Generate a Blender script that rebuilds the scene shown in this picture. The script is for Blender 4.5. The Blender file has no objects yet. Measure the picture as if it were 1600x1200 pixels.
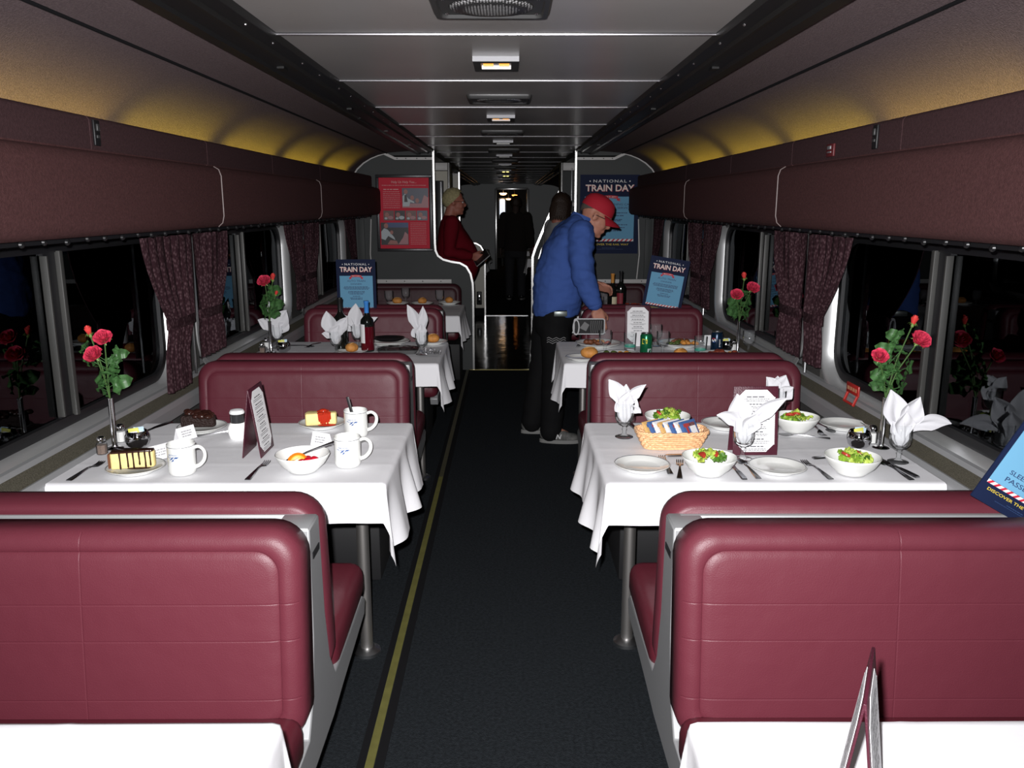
import bpy, bmesh, math, random
from mathutils import Matrix, Vector, noise
R = math.radians
PI = math.pi
SC = bpy.context.scene
COL = SC.collection
rnd = random.Random(7)

# ------------------------------------------------------------------ camera
F_PX, CX, CY = 1294.0, 800.0, 600.0
CAM = Vector((0.035, 0.0, 1.55))
PITCH, YAW = math.atan(280 / F_PX), -0.004
cd = bpy.data.cameras.new('camera')
cam = bpy.data.objects.new('camera', cd)
COL.objects.link(cam)
cam.location = CAM
cam.rotation_euler = (PI / 2 - PITCH, 0, YAW)
cd.sensor_width = 36
cd.lens = F_PX / 1600 * 36
cd.clip_start = 0.02
SC.camera = cam
ROT = cam.rotation_euler.to_matrix()


def P(px, py, z=0.7425):
    """where the line of sight through a photo pixel meets the level z"""
    d = ROT @ Vector(((px - CX) / F_PX, -(py - CY) / F_PX, -1.0))
    k = (z - CAM.z) / d.z
    return CAM.x + d.x * k, CAM.y + d.y * k


# ------------------------------------------------------------------ materials
MATS = {}


def nodes_of(m):
    nt = m.node_tree
    return nt, nt.nodes, nt.links, nt.nodes['Principled BSDF']


def mat(name, col, rough=0.5, metal=0.0, spec=0.5, bump=0.0, bscale=200.0, var=0.0, vscale=30.0,
        trans=0.0, ior=1.45, emit=None, estr=0.0, coat=0.0, stretch=None):
    if name in MATS:
        return MATS[name]
    m = bpy.data.materials.new(name)
    m.use_nodes = True
    nt, N, L, b = nodes_of(m)
    c = tuple(col) + (1,) if len(col) == 3 else col
    b.inputs['Base Color'].default_value = c
    b.inputs['Roughness'].default_value = rough
    b.inputs['Metallic'].default_value = metal
    b.inputs['Specular IOR Level'].default_value = spec
    b.inputs['Transmission Weight'].default_value = trans
    b.inputs['IOR'].default_value = ior
    b.inputs['Coat Weight'].default_value = coat
    if emit:
        b.inputs['Emission Color'].default_value = tuple(emit) + (1,)
        b.inputs['Emission Strength'].default_value = estr
    if bump or var:
        tc = N.new('ShaderNodeTexCoord')
        src = tc.outputs['Object']
        if stretch:
            mp = N.new('ShaderNodeMapping')
            mp.inputs['Scale'].default_value = stretch
            L.new(src, mp.inputs['Vector'])
            src = mp.outputs['Vector']
        if bump:
            nz = N.new('ShaderNodeTexNoise')
            nz.inputs['Scale'].default_value = bscale
            nz.inputs['Detail'].default_value = 3
            L.new(src, nz.inputs['Vector'])
            bp = N.new('ShaderNodeBump')
            bp.inputs['Strength'].default_value = bump
            bp.inputs['Distance'].default_value = 0.01
            L.new(nz.outputs['Fac'], bp.inputs['Height'])
            L.new(bp.outputs['Normal'], b.inputs['Normal'])
        if var:
            n2 = N.new('ShaderNodeTexNoise')
            n2.inputs['Scale'].default_value = vscale
            n2.inputs['Detail'].default_value = 4
            L.new(src, n2.inputs['Vector'])
            rp = N.new('ShaderNodeValToRGB')
            rp.color_ramp.elements[0].position = 0.3
            rp.color_ramp.elements[1].position = 0.7
            rp.color_ramp.elements[0].color = tuple(x * (1 - var) for x in c[:3]) + (1,)
            rp.color_ramp.elements[1].color = tuple(min(1, x * (1 + var)) for x in c[:3]) + (1,)
            L.new(n2.outputs['Fac'], rp.inputs['Fac'])
            L.new(rp.outputs['Color'], b.inputs['Base Color'])
    MATS[name] = m
    return m


def s2l(*c):
    return tuple((x / 255 / 12.92 if x / 255 <= 0.04045 else ((x / 255 + 0.055) / 1.055) ** 2.4) for x in c)


def leather(name, col, rough=0.38):
    """vinyl with stitched seams; seams follow the cushion's own coordinates (attribute pc)"""
    m = mat(name, col, rough)
    nt, N, L, b = nodes_of(m)
    b.inputs['Specular IOR Level'].default_value = 0.4
    at = N.new('ShaderNodeAttribute')
    at.attribute_name = 'pc'
    sp = N.new('ShaderNodeSeparateXYZ')
    L.new(at.outputs['Vector'], sp.inputs[0])

    def line(sock, pos, w):
        a = N.new('ShaderNodeMath'); a.operation = 'SUBTRACT'; a.inputs[1].default_value = pos
        L.new(sock, a.inputs[0])
        c = N.new('ShaderNodeMath'); c.operation = 'ABSOLUTE'; L.new(a.outputs[0], c.inputs[0])
        mr = N.new('ShaderNodeMapRange'); mr.inputs['From Min'].default_value = 0.0
        mr.inputs['From Max'].default_value = w
        mr.inputs['To Min'].default_value = 1.0; mr.inputs['To Max'].default_value = 0.0
        L.new(c.outputs[0], mr.inputs['Value'])
        return mr.outputs[0]
    tot = None
    for sock, pos in ((sp.outputs["Y"], 0.115), (sp.outputs["Y"], 0.245), (sp.outputs["Y"], 0.325), (sp.outputs["X"], 0.0)):
        l1 = line(sock, pos, 0.0024)
        if tot is None:
            tot = l1
        else:
            mx = N.new('ShaderNodeMath'); mx.operation = 'MAXIMUM'
            L.new(tot, mx.inputs[0]); L.new(l1, mx.inputs[1]); tot = mx.outputs[0]
    # only on the front face
    gt = N.new('ShaderNodeMath'); gt.operation = 'GREATER_THAN'; gt.inputs[1].default_value = 0.088
    L.new(sp.outputs['Z'], gt.inputs[0])
    mul = N.new('ShaderNodeMath'); mul.operation = 'MULTIPLY'
    L.new(tot, mul.inputs[0]); L.new(gt.outputs[0], mul.inputs[1])
    tc = N.new('ShaderNodeTexCoord')
    n1 = N.new('ShaderNodeTexNoise'); n1.inputs['Scale'].default_value = 9; n1.inputs['Detail'].default_value = 2
    n2 = N.new('ShaderNodeTexNoise'); n2.inputs['Scale'].default_value = 420; n2.inputs['Detail'].default_value = 2
    L.new(tc.outputs['Object'], n1.inputs['Vector']); L.new(tc.outputs['Object'], n2.inputs['Vector'])
    h1 = N.new('ShaderNodeMath'); h1.operation = 'MULTIPLY'; h1.inputs[1].default_value = 0.45
    L.new(n1.outputs['Fac'], h1.inputs[0])
    h2 = N.new('ShaderNodeMath'); h2.operation = 'MULTIPLY_ADD'; h2.inputs[1].default_value = 0.05
    L.new(n2.outputs['Fac'], h2.inputs[0]); L.new(h1.outputs[0], h2.inputs[2])
    h3 = N.new('ShaderNodeMath'); h3.operation = 'MULTIPLY_ADD'; h3.inputs[1].default_value = -0.08
    L.new(mul.outputs[0], h3.inputs[0]); L.new(h2.outputs[0], h3.inputs[2])
    bp = N.new('ShaderNodeBump'); bp.inputs['Strength'].default_value = 0.8; bp.inputs['Distance'].default_value = 0.01
    L.new(h3.outputs[0], bp.inputs['Height']); L.new(bp.outputs['Normal'], b.inputs['Normal'])
    mix = N.new('ShaderNodeMixRGB'); mix.blend_type = 'MIX'
    mix.inputs['Color1'].default_value = tuple(col) + (1,)
    mix.inputs['Color2'].default_value = tuple(x * 1.06 for x in col) + (1,)
    L.new(mul.outputs[0], mix.inputs['Fac']); L.new(mix.outputs['Color'], b.inputs['Base Color'])
    return m


def curtain_mat():
    m = mat('curtain_weave', (0.03, 0.012, 0.014), 0.95, spec=0.1)
    nt, N, L, b = nodes_of(m)
    tc = N.new('ShaderNodeTexCoord')
    mp = N.new('ShaderNodeMapping'); mp.inputs['Scale'].default_value = (1, 1, 0.55)
    L.new(tc.outputs['Object'], mp.inputs['Vector'])
    vo = N.new('ShaderNodeTexVoronoi'); vo.inputs['Scale'].default_value = 120
    L.new(mp.outputs['Vector'], vo.inputs['Vector'])
    rp = N.new('ShaderNodeValToRGB')
    rp.color_ramp.elements[0].color = (0.075, 0.042, 0.048, 1)
    rp.color_ramp.elements[1].color = (0.024, 0.010, 0.013, 1)
    rp.color_ramp.elements[0].position = 0.15; rp.color_ramp.elements[1].position = 0.55
    L.new(vo.outputs['Distance'], rp.inputs['Fac'])
    L.new(rp.outputs['Color'], b.inputs['Base Color'])
    return m


def glass_pane_mat():
    m = bpy.data.materials.new('window_glass')
    m.use_nodes = True
    nt = m.node_tree; N = nt.nodes; L = nt.links
    N.clear()
    out = N.new('ShaderNodeOutputMaterial')
    mix = N.new('ShaderNodeMixShader')
    fr = N.new('ShaderNodeFresnel'); fr.inputs['IOR'].default_value = 1.38
    tr = N.new('ShaderNodeBsdfTransparent'); tr.inputs['Color'].default_value = (0.35, 0.37, 0.38, 1)
    gl = N.new('ShaderNodeBsdfGlossy'); gl.inputs['Roughness'].default_value = 0.0
    gl.inputs['Color'].default_value = (0.9, 0.95, 1, 1)
    L.new(fr.outputs[0], mix.inputs[0]); L.new(tr.outputs[0], mix.inputs[1]); L.new(gl.outputs[0], mix.inputs[2])
    L.new(mix.outputs[0], out.inputs['Surface'])
    MATS['window_glass'] = m
    return m


def thin_glass(name, tint=(0.985, 0.99, 0.99), scatter=0.0):
    """thin clear drinking glass: reflections over see-through"""
    if name in MATS:
        return MATS[name]
    m = bpy.data.materials.new(name)
    m.use_nodes = True
    nt = m.node_tree; N = nt.nodes; L = nt.links
    N.clear()
    out = N.new('ShaderNodeOutputMaterial')
    mix = N.new('ShaderNodeMixShader')
    fr = N.new('ShaderNodeLayerWeight'); fr.inputs['Blend'].default_value = 0.10
    tr = N.new('ShaderNodeBsdfTransparent'); tr.inputs['Color'].default_value = tint + (1,)
    gl = N.new('ShaderNodeBsdfGlossy'); gl.inputs['Roughness'].default_value = 0.06
    df = N.new('ShaderNodeBsdfDiffuse'); df.inputs['Color'].default_value = (0.8, 0.82, 0.84, 1)
    m2 = N.new('ShaderNodeMixShader'); m2.inputs[0].default_value = scatter
    L.new(tr.outputs[0], m2.inputs[1]); L.new(df.outputs[0], m2.inputs[2])
    L.new(fr.outputs['Fresnel'], mix.inputs[0]); L.new(m2.outputs[0], mix.inputs[1]); L.new(gl.outputs[0], mix.inputs[2])
    L.new(mix.outputs[0], out.inputs['Surface'])
    MATS[name] = m
    return m


BURG = s2l(140, 50, 66)
M_LEATHER = leather('burgundy_vinyl', (0.102, 0.0185, 0.029), 0.46)
M_SEATV = mat('burgundy_seat_vinyl', (0.085, 0.012, 0.020), 0.42, bump=0.3, bscale=12)
M_CURT = curtain_mat()
M_GLASSW = glass_pane_mat()
M_GLASS = thin_glass('clear_glass', scatter=0.03)
M_ALU = mat('brushed_aluminium', (0.55, 0.56, 0.57), 0.32, 1.0)
M_FRAME = mat('satin_grey_metal', (0.30, 0.305, 0.31), 0.45, 0.3)
M_CHROME = mat('chrome', (0.8, 0.8, 0.82), 0.08, 1.0)
M_STEEL = mat('cutlery_steel', (0.32, 0.32, 0.34), 0.2, 1.0)
M_BLACK = mat('black_plastic', (0.008, 0.008, 0.009), 0.45)
M_RUBBER = mat('black_rubber', (0.006, 0.006, 0.007), 0.8, spec=0.2)
M_CHINA = mat('white_china', (0.78, 0.79, 0.76), 0.15, coat=0.3)
M_BAND = mat('navy_band', (0.02, 0.028, 0.06), 0.2)
M_CLOTH = mat('white_tablecloth', (0.80, 0.80, 0.82), 0.85, spec=0.15, bump=0.10, bscale=14)
M_NAPKIN = mat('white_napkin', (0.64, 0.64, 0.665), 0.9, spec=0.1, bump=0.08, bscale=60)
M_PAPER = mat('white_paper', (0.82, 0.82, 0.83), 0.8, spec=0.2)
M_INK = mat('grey_ink', (0.10, 0.10, 0.11), 0.8)
M_MAROON = mat('maroon_menu_cover', (0.065, 0.011, 0.022), 0.4, bump=0.2, bscale=300)
M_LEAF = mat('rose_leaf', (0.045, 0.12, 0.035), 0.45, var=0.35, vscale=60)
M_STEM = mat('rose_stem', (0.05, 0.11, 0.025), 0.6)
M_PETAL = mat('rose_petal', (0.60, 0.042, 0.090), 0.6, spec=0.2, var=0.55, vscale=95)
M_PETAL2 = mat('rose_bud_petal', (0.66, 0.05, 0.045), 0.55, var=0.25, vscale=70)
M_NAVY = mat('poster_navy', s2l(24, 33, 60), 0.6, spec=0.12)
M_SKY = mat('poster_light_blue', s2l(106, 160, 192), 0.6, spec=0.12)
M_WHITE = mat('print_white', (0.7, 0.7, 0.7), 0.6)
M_CREAM = mat('print_cream', s2l(238, 222, 214), 0.6, spec=0.12)
M_RED = mat('print_red', s2l(188, 32, 52), 0.6)
M_GOLD = mat('print_gold', s2l(205, 180, 60), 0.6)
M_DKTEXT = mat('print_dark_blue', s2l(40, 62, 100), 0.6)
M_CREAMWALL = mat('cream_laminate', (0.50, 0.48, 0.41), 0.4)


# ------------------------------------------------------------------ mesh helpers
class MB:
    def __init__(s):
        s.v, s.f, s.m, s.pc = [], [], [], None

    def add(s, geo, mi=0, M=None, pc=None):
        vs, fs = geo
        b = len(s.v)
        if M is not None:
            vs = [M @ Vector(v) for v in vs]
        s.v.extend(tuple(v) for v in vs)
        s.f.extend(tuple(b + i for i in f) for f in fs)
        s.m.extend([mi] * len(fs))
        if pc is not None:
            if s.pc is None:
                s.pc = [(0, 0, 0)] * b
            s.pc.extend(pc)
        elif s.pc is not None:
            s.pc.extend([(0, 0, 0)] * len(vs))
        return s

    def mesh(s, name, mats, angle=40, smooth=True):
        me = bpy.data.meshes.new(name)
        me.from_pydata(s.v, [], s.f)
        for m in (mats if isinstance(mats, (list, tuple)) else [mats]):
            me.materials.append(m)
        me.polygons.foreach_set('material_index', s.m)
        if smooth:
            me.polygons.foreach_set('use_smooth', [True] * len(s.f))
        if s.pc:
            a = me.attributes.new('pc', 'FLOAT_VECTOR', 'POINT')
            a.data.foreach_set('vector', [c for p in s.pc for c in p])
        me.update()
        bm = bmesh.new(); bm.from_mesh(me)
        bmesh.ops.recalc_face_normals(bm, faces=bm.faces)
        bm.to_mesh(me); bm.free()
        if smooth:
            me.set_sharp_from_angle(angle=R(angle))
        return me

    def build(s, name, mats, parent=None, loc=(0, 0, 0), rz=0.0, angle=40, smooth=True):
        me = s.mesh(name, mats, angle, smooth)
        o = bpy.data.objects.new(name, me)
        COL.objects.link(o)
        o.location = loc
        o.rotation_euler = (0, 0, rz)
        if parent is not None:
            o.parent = parent
        return o


def tag(o, label=None, cat=None, group=None, kind=None):
    if label: o['label'] = label
    if cat: o['category'] = cat
    if group: o['group'] = group
    if kind: o['kind'] = kind
    return o


def empty(name, loc=(0, 0, 0), rz=0.0):
    o = bpy.data.objects.new(name, None)
    COL.objects.link(o)
    o.location = loc
    o.rotation_euler = (0, 0, rz)
    o.empty_display_size = 0.05
    return o


def struct(mb, name, mats, parent=None, **k):
    o = mb.build(name, mats, parent, **k)
    if parent is None:
        o['kind'] = 'structure'
    return o


TRIMS = [0]


def trim(mb, mats, **k):
    TRIMS[0] += 1
    return struct(mb, 'trim_%d' % TRIMS[0], mats, **k)


def copy_tree(o, parent=None):
    c = o.copy()
    COL.objects.link(c)
    if parent is not None:
        c.parent = parent
    for ch in list(o.children):
        copy_tree(ch, c)
    return c


PROTO = {}


def inst(key, maker, loc, rz=0.0, label=None, group=None, rx=0.0, ry=0.0, sc=None):
    """first call builds the thing, later calls copy it with its parts"""
    if key in PROTO:
        o = copy_tree(PROTO[key])
        if 'group' in o.keys():
            del o['group']
    else:
        o = maker()
        PROTO[key] = o
    o.location = loc
    o.rotation_euler = (rx, ry, rz)
    if sc: o.scale = (sc, sc, sc)
    if label: o['label'] = label
    if group: o['group'] = group
    return o


_rb = {}


def rbox(sx, sy, sz, b=0.0, seg=2, c=(0, 0, 0)):
    k = (round(sx, 5), round(sy, 5), round(sz, 5), round(b, 5), seg)
    if k not in _rb:
        bm = bmesh.new()
        bmesh.ops.create_cube(bm, size=1.0)
        bmesh.ops.scale(bm, vec=(sx, sy, sz), verts=bm.verts)
        if b > 0:
            bmesh.ops.bevel(bm, geom=list(bm.edges) + list(bm.verts), offset=b, segments=seg, profile=0.5, affect='EDGES')
        bm.verts.index_update()
        _rb[k] = ([tuple(v.co) for v in bm.verts], [tuple(v.index for v in f.verts) for f in bm.faces])
        bm.free()
    vs, fs = _rb[k]
    return [(x + c[0], y + c[1], z + c[2]) for x, y, z in vs], fs


def box(x0, x1, y0, y1, z0, z1, b=0.0, seg=2):
    return rbox(x1 - x0, y1 - y0, z1 - z0, b, seg, ((x0 + x1) / 2, (y0 + y1) / 2, (z0 + z1) / 2))


def lathe(prof, seg=24, cx=0, cy=0):
    vs, fs, rows = [], [], []
    for r, z in prof:
        if r <= 1e-6:
            rows.append([len(vs)]); vs.append((cx, cy, z))
        else:
            rows.append(list(range(len(vs), len(vs) + seg)))
            for i in range(seg):
                a = 2 * PI * i / seg
                vs.append((cx + r * math.cos(a), cy + r * math.sin(a), z))
    for a, b in zip(rows, rows[1:]):
        for i in range(seg):
            j = (i + 1) % seg
            if len(a) == 1 and len(b) == 1: continue
            if len(a) == 1: fs.append((a[0], b[j], b[i]))
            elif len(b) == 1: fs.append((a[i], a[j], b[0]))
            else: fs.append((a[i], a[j], b[j], b[i]))
    return vs, fs


def frames(pts):
    pts = [Vector(p) for p in pts]
    out = []
    prev = None
    for i, p in enumerate(pts):
        t = (pts[min(i + 1, len(pts) - 1)] - pts[max(i - 1, 0)]).normalized()
        if prev is None:
            u = t.orthogonal().normalized()
        else:
            u = (prev - t * prev.dot(t))
            u = u.normalized() if u.length > 1e-6 else t.orthogonal().normalized()
        prev = u
        out.append((p, t, u, t.cross(u)))
    return out


def tube(pts, rad, seg=8, cap=True, flat=1.0):
    rs = rad if isinstance(rad, (list, tuple)) else [rad] * len(pts)
    vs, fs = [], []
    for (p, t, u, w), r in zip(frames(pts), rs):
        for i in range(seg):
            a = 2 * PI * i / seg
            vs.append(tuple(p + u * (r * math.cos(a)) + w * (r * flat * math.sin(a))))
    n = len(pts)
    for k in range(n - 1):
        for i in range(seg):
            j = (i + 1) % seg
            fs.append((k * seg + i, k * seg + j, (k + 1) * seg + j, (k + 1) * seg + i))
    if cap:
        fs.append(tuple(reversed(range(seg))))
        fs.append(tuple(range((n - 1) * seg, n * seg)))
    return vs, fs


def ball(rx, ry=None, rz=None, c=(0, 0, 0), seg=16, rings=10):
    ry = rx if ry is None else ry
    rz = rx if rz is None else rz
    prof = [(math.sin(PI * i / rings), -math.cos(PI * i / rings)) for i in range(rings + 1)]
    prof[0] = (0, -1); prof[-1] = (0, 1)
    vs, fs = lathe(prof, seg)
    return [(x * rx + c[0], y * ry + c[1], z * rz + c[2]) for x, y, z in vs], fs


def prism(poly, t0, t1):
    """polygon in local XY, extruded along Z"""
    n = len(poly)
    vs = [(x, y, t0) for x, y in poly] + [(x, y, t1) for x, y in poly]
    fs = [tuple(reversed(range(n))), tuple(range(n, 2 * n))]
    fs += [(i, (i + 1) % n, n + (i + 1) % n, n + i) for i in range(n)]
    return vs, fs


def flat(poly, z=0.0):
    return [(x, y, z) for x, y in poly], [tuple(range(len(poly)))]


def rect(x0, x1, y0, y1, z=0.0):
    return flat([(x0, y0), (x1, y0), (x1, y1), (x0, y1)], z)


def rrect(w, h, r, n=6, cx=0, cy=0):
    pts = []
    r = max(1e-4, min(r, w / 2 - 1e-4, h / 2 - 1e-4))
    for qx, qy, a0 in ((1, 1, 0), (-1, 1, 90), (-1, -1, 180), (1, -1, 270)):
        for i in range(n + 1):
            a = R(a0 + 90 * i / n)
            pts.append((cx + qx * (w / 2 - r) + r * math.cos(a), cy + qy * (h / 2 - r) + r * math.sin(a)))
    return pts


def loft(loops, cap0=True, cap1=True):
    n = len(loops[0])
    vs = [tuple(p) for l in loops for p in l]
    fs = []
    for k in range(len(loops) - 1):
        for i in range(n):
            j = (i + 1) % n
            fs.append((k * n + i, k * n + j, (k + 1) * n + j, (k + 1) * n + i))
    if cap0: fs.append(tuple(reversed(range(n))))
    if cap1: fs.append(tuple(range((len(loops) - 1) * n, len(loops) * n)))
    return vs, fs


def sheet(fn, nu, nv):
    vs = [tuple(fn(i / nu, j / nv)) for j in range(nv + 1) for i in range(nu + 1)]
    w = nu + 1
    fs = [(j * w + i, j * w + i + 1, (j + 1) * w + i + 1, (j + 1) * w + i) for j in range(nv) for i in range(nu)]
    return vs, fs


def thick(geo, t):
    """give a sheet a thickness along its vertex normals"""
    me = bpy.data.meshes.new('tmp'); me.from_pydata([tuple(v) for v in geo[0]], [], geo[1]); me.update()
    bm = bmesh.new(); bm.from_mesh(me)
    bmesh.ops.recalc_face_normals(bm, faces=bm.faces)
    bmesh.ops.solidify(bm, geom=list(bm.faces), thickness=t)
    bm.verts.index_update()
    out = ([tuple(v.co) for v in bm.verts], [tuple(v.index for v in f.verts) for f in bm.faces])
    bm.free(); bpy.data.meshes.remove(me)
    return out


def T(x=0, y=0, z=0): return Matrix.Translation((x, y, z))
def RX(a): return Matrix.Rotation(a, 4, 'X')
def RY(a): return Matrix.Rotation(a, 4, 'Y')
def RZ(a): return Matrix.Rotation(a, 4, 'Z')
def S(x, y, z): return Matrix.Diagonal((x, y, z, 1))


_tx = {}


def text_geo(s, h, width=None, bold=0.0, align='c', wide=1.0, space=1.0):
    """flat lettering with cap height h, centred on x; squeezed to width when given"""
    k = (s, bold, space)
    if k not in _tx:
        cu = bpy.data.curves.new('txt', 'FONT')
        cu.body = s
        cu.offset = bold
        cu.space_character = space
        cu.resolution_u = 3
        o = bpy.data.objects.new('txt', cu)
        COL.objects.link(o)
        dg = bpy.context.evaluated_depsgraph_get()
        me = o.evaluated_get(dg).to_mesh()
        _tx[k] = ([tuple(v.co) for v in me.vertices], [tuple(p.vertices) for p in me.polygons])
        o.evaluated_get(dg).to_mesh_clear()
        bpy.data.objects.remove(o); bpy.data.curves.remove(cu)
    vs, fs = _tx[k]
    x0 = min(v[0] for v in vs); x1 = max(v[0] for v in vs)
    sy = h / 0.72
    sx = (width / (x1 - x0)) if width else sy * wide
    off = -(x0 + x1) / 2 if align == 'c' else -x0
    return [((x + off) * sx, y * sy, 0) for x, y, z in vs], fs


def dashes(mb, mi, cx, cy, w, h, rr, z, fill=1.0):
    """a line of print too small to read: word-long strokes"""
    L = w * fill
    x = cx - L / 2
    while x < cx + L / 2 - h:
        wl = min(h * rr.uniform(1.5, 5.5), cx + L / 2 - x)
        mb.add(rect(x, x + wl, cy, cy + h, z), mi)
        x += wl + h * 0.8

# ================================================================== the car body
Y0, YP, YQ, YE = -1.2, 7.81, 11.80, 20.5     # start, first bulkheads, second bulkheads, far end
ZC = 2.04
M_CARPET = mat('navy_carpet', (0.0165, 0.0195, 0.0225), 0.95, spec=0.1, bump=0.6, bscale=260, var=0.35, vscale=90)
M_SHINY = mat('dark_polished_floor', (0.008, 0.007, 0.006), 0.11, spec=0.07, bump=0.25, bscale=5)
M_CEIL = mat('grey_ceiling_laminate', (0.29, 0.272, 0.262), 0.30, spec=0.55, var=0.06, vscale=3)
M_CEILBAR = mat('ceiling_bar_metal', (0.80, 0.78, 0.82), 0.22, 1.0)
M_RAIL = mat('dark_ceiling_rail', (0.011, 0.011, 0.011), 0.42, spec=0.3)
M_HEAD = mat('headliner_fabric', (0.138, 0.104, 0.108), 0.95, spec=0.1, bump=0.5, bscale=240, var=0.22, vscale=160)
M_VAL = mat('maroon_valance_fabric', (0.066, 0.029, 0.029), 0.9, spec=0.12, bump=0.3, bscale=300, var=0.2, vscale=120)
M_VAL2 = mat('valance_upper_fabric', (0.050, 0.026, 0.028), 0.9, spec=0.12, bump=0.3, bscale=300, var=0.2, vscale=120)
M_WALL = mat('dark_wall_panel', (0.05, 0.048, 0.045), 0.8, var=0.2, vscale=60)
M_LEDGE = mat('khaki_ledge_fabric', (0.085, 0.078, 0.058), 0.9, spec=0.15, bump=0.6, bscale=420, var=0.35, vscale=260)
M_BULK = mat('grey_bulkhead_laminate', (0.060, 0.064, 0.064), 0.5, spec=0.15, var=0.05, vscale=4)
M_POLISH = mat('polished_edge_metal', (0.75, 0.75, 0.74), 0.22, 0.9)
M_EDGEW = mat('off_white_edge_trim', (0.52, 0.51, 0.50), 0.45)
M_OLIVE = mat('olive_floor_strip', (0.125, 0.118, 0.032), 0.6, var=0.15, vscale=20)

# floor: carpet, polished servery floor, carpet again
struct(MB().add(box(-1.45, 1.45, Y0, YP, -0.05, 0)), 'floor', M_CARPET)
struct(MB().add(box(-1.45, 1.45, YP, YQ, -0.05, 0.0)), 'floor', M_SHINY)
struct(MB().add(box(-1.45, 1.45, YQ, 25.0, -0.05, 0)), 'floor', M_CARPET)
mb = MB().add(box(-0.372, -0.347, Y0, 4.6, 0.0, 0.004), 0).add(box(-0.372, -0.347, 4.6, YP - 0.02, 0.0, 0.004), 1)
trim(mb, [M_OLIVE, mat('worn_strip_metal', (0.16, 0.15, 0.09), 0.35, 0.6)], smooth=False)
for xa, xb in ((-0.395, -0.374), (-0.345, -0.318)):
    trim(MB().add(box(xa, xb, Y0, YP - 0.02, 0, 0.003)), M_RUBBER, smooth=False)
trim(MB().add(box(-0.34, 0.34, YP - 0.015, YP + 0.012, 0, 0.005)), mat('brass_threshold', (0.5, 0.42, 0.16), 0.3, 1.0), smooth=False)
trim(MB().add(box(-0.30, 0.31, YQ - 0.02, YQ + 0.02, 0, 0.006)), M_ALU, smooth=False)

# ceiling and its cross bars
struct(MB().add(box(-0.645, 0.645, Y0, YE, ZC, ZC + 0.03)), 'ceiling', M_CEIL)
y = 2.585 - 0.925 * 3
while y < YE - 0.3:
    pts = [(-0.655, 0, 0), (0.655, 0, 0)]
    mb = MB().add(tube([(-0.655, y, ZC), (0.655, y, ZC)], 0.0075, 8, flat=0.7), 0, S(1, 1, 1))
    mb.add(box(-0.655, 0.655, y - 0.014, y + 0.014, ZC - 0.002, ZC + 0.001), 1)
    trim(mb, [M_CEILBAR, M_BLACK])
    y += 0.925


def along(profile, ya, yb, close=True):
    """profile of (x, z) points swept along the car"""
    n = len(profile)
    vs = [(x, ya, z) for x, z in profile] + [(x, yb, z) for x, z in profile]
    fs = [(i, (i + 1) % n, n + (i + 1) % n, n + i) for i in range(n if close else n - 1)]
    if close:
        fs += [tuple(reversed(range(n))), tuple(range(n, 2 * n))]
    return vs, fs


HEADP = [(0.815, 2.03), (0.95, 2.022), (1.065, 2.012), (1.08, 2.008), (1.15, 1.992), (1.22, 1.965), (1.29, 1.925), (1.35, 1.872), (1.395, 1.805), (1.415, 1.73), (1.42, 1.62)]
VALP = [(1.20, 1.458), (1.165, 1.462), (1.147, 1.478), (1.14, 1.505), (1.14, 1.665), (1.148, 1.69), (1.168, 1.702), (1.195, 1.704), (1.195, 1.71)]
VALQ = [(1.202, 1.702), (1.200, 1.715), (1.200, 1.795), (1.208, 1.806), (1.226, 1.806), (1.228, 1.70)]
RAILP = [(0.640, 2.041), (0.648, 2.022), (0.690, 2.018), (0.694, 2.006), (0.705, 2.006), (0.709, 2.012), (0.765, 2.008), (0.770, 1.998), (0.806, 1.998), (0.822, 2.012), (0.826, 2.034), (0.83, 2.06), (0.64, 2.06)]


def mir(p, s):
    return [(x * s, z) for x, z in p]


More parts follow.
